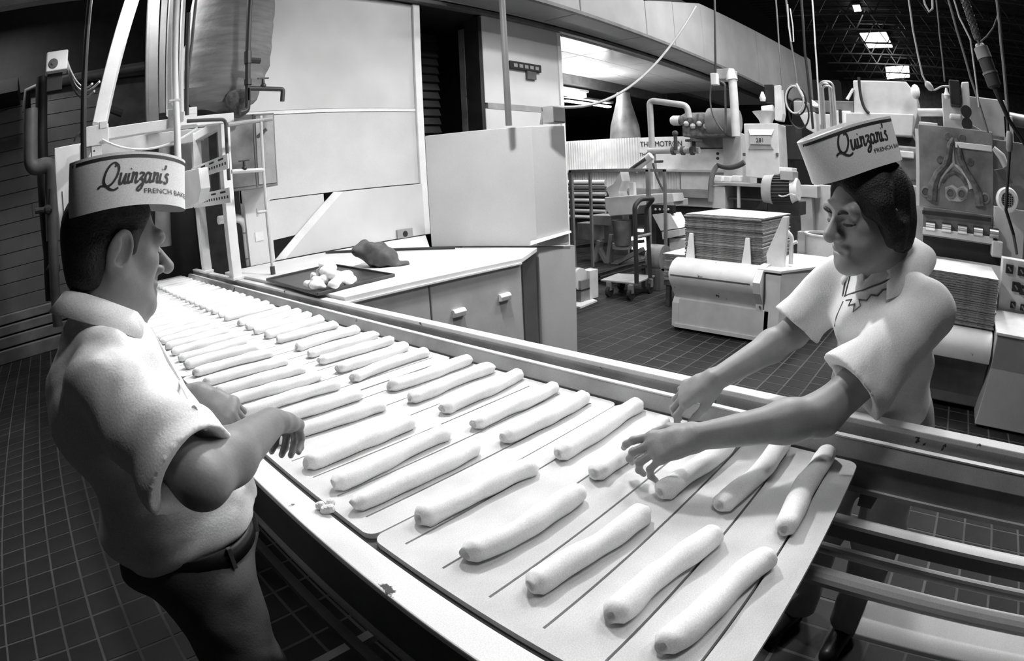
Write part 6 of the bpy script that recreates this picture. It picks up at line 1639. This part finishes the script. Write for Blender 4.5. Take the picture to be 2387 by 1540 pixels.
# white inline connector
ic_ = thing('inline_connector', 'white inline plug connector on the pale cord', 'connector', AX(2165, 205, 4.4))
part('body', MB().tube([AX(2158, 190, 4.4), AX(2162, 196, 4.4), AX(2170, 206, 4.4), AX(2174, 210, 4.4)], [.012, .028, .026, .012], 12), CABW, ic_, smooth=True)
part('lead', MB().tube(bez(AX(2174, 209, 4.4), AX(2186, 212, 4.4), AX(2190, 196, 4.4), AX(2212, 202, 4.45)), .008, 6), CABW, ic_, smooth=True)
# big hanging plug with woven grip
pg = thing('power_plug', 'big dark power plug hanging on a woven wire cable grip', 'plug', AX(2310, 210, 3.3))
a = AX(2285, 108, 3.3); b = AX(2320, 205, 3.3); ax = (b - a).normalized()
GR = mat('woven_grip', 0.14, 0.5, metal=0.4, var=0.3)
g0 = AX(2240, -25, 3.3); g1 = AX(2279, 92, 3.3); gd = g1 - g0
part('supply_cable', MB().tube([g0, UP(g1, g0, 6.15)], .018, 8), CABD, pg, smooth=True)
part('grip_core', MB().tube([g0, g1], .022, 10), SHADE, pg, smooth=True)
u = gd.cross(Vector((1, 0, 0))).normalized(); w = gd.normalized().cross(u)
m = MB()
for sgn in (1, -1):
    for s in range(6):
        m.tube([g0 + gd * (i / 40) + (u * math.cos(sgn * i / 40 * 12 + s * 1.047) + w * math.sin(sgn * i / 40 * 12 + s * 1.047)) * (.026 * (1 - .25 * (i / 40) ** 4)) for i in range(41)], .003, 4)
part('grip_weave', m, GR, pg)
part('grip_end', MB().tube([g1, g1 + (a - g1) * .5, a], [.012, .009, .014], 8), GR, pg, smooth=True)
part('clamp', MB().ball(a + u * .012, .020, 10).ball(a - u * .015, .018, 10), PALE, pg, smooth=True)
L_ = (b - a).length
part('upper_body', MB().tube([a, a + ax * .006, a + ax * L_ * .30], [.030, .046, .048], 18), MID, pg, smooth=True)
part('middle_body', MB().tube([a + ax * L_ * .30, a + ax * L_ * .62], [.044, .044], 18), DARK, pg, smooth=True)
part('ring', MB().tube([a + ax * L_ * .62, a + ax * L_ * .67], [.050, .050], 18), GREY, pg, smooth=True)
part('lower_body', MB().tube([a + ax * L_ * .67, a + ax * L_ * .95, a + ax * L_], [.046, .044, .03], 18), DARK, pg, smooth=True)
part('lead', MB().tube([b, AX(2330, 230, 3.3), AX(2352, 280, 3.35), AX(2395, 345, 3.4)], [.020, .016, .014, .014], 10), CABD, pg, smooth=True)
cable([(2347, 270), (2352, 330), (2353, 372)], 3.7, .012, CABD, 'black pendant cable above the grey pendant switch')
pd = thing('pendant_switch', 'grey pendant switch on a black cable at the machine side', 'switch', AX(2352, 355, 3.7))
part('body', MB().tube([AX(2353, 306, 3.68), AX(2353, 312, 3.68), AX(2353, 348, 3.68), AX(2353, 354, 3.68)], [.015, .024, .024, .015], 12), MID, pd, smooth=True)
part('tail_cable', MB().tube([AX(2353, 354, 3.68), AX(2348, 430, 3.68), AX(2345, 490, 3.68), AX(2362, 545, 3.7), AX(2370, 590, 3.9)], .012, 8), CABD, pd, smooth=True)
# fluorescent fixtures in the side room
FL = glow('tube_glow', 6.0)
for px0, py0, px1, py1, yy, lab in ((1300, 210, 1362, 226, 6.9, 'bright boxed ceiling fixture in the side room next to the white panel'), (1318, 243, 1420, 236, 7.6, 'slim bare tube fixture deep in the side room')):
    a = AY(px0, py0, yy); b = AY(px1, py1, yy); zz = (a.z + b.z) / 2
    t = thing('fluorescent_fixture', lab, 'light', (a.x, yy, zz - .05))
    part('tube', MB().box((a.x, yy - .06, zz - .05), (b.x, yy + .06, zz + (.05 if yy < 7 else -.01))), FL, t, .01)
    part('tray', MB().box((a.x - .03, yy - .1, zz + .055), (b.x + .03, yy + .1, zz + .10)), PALE, t)
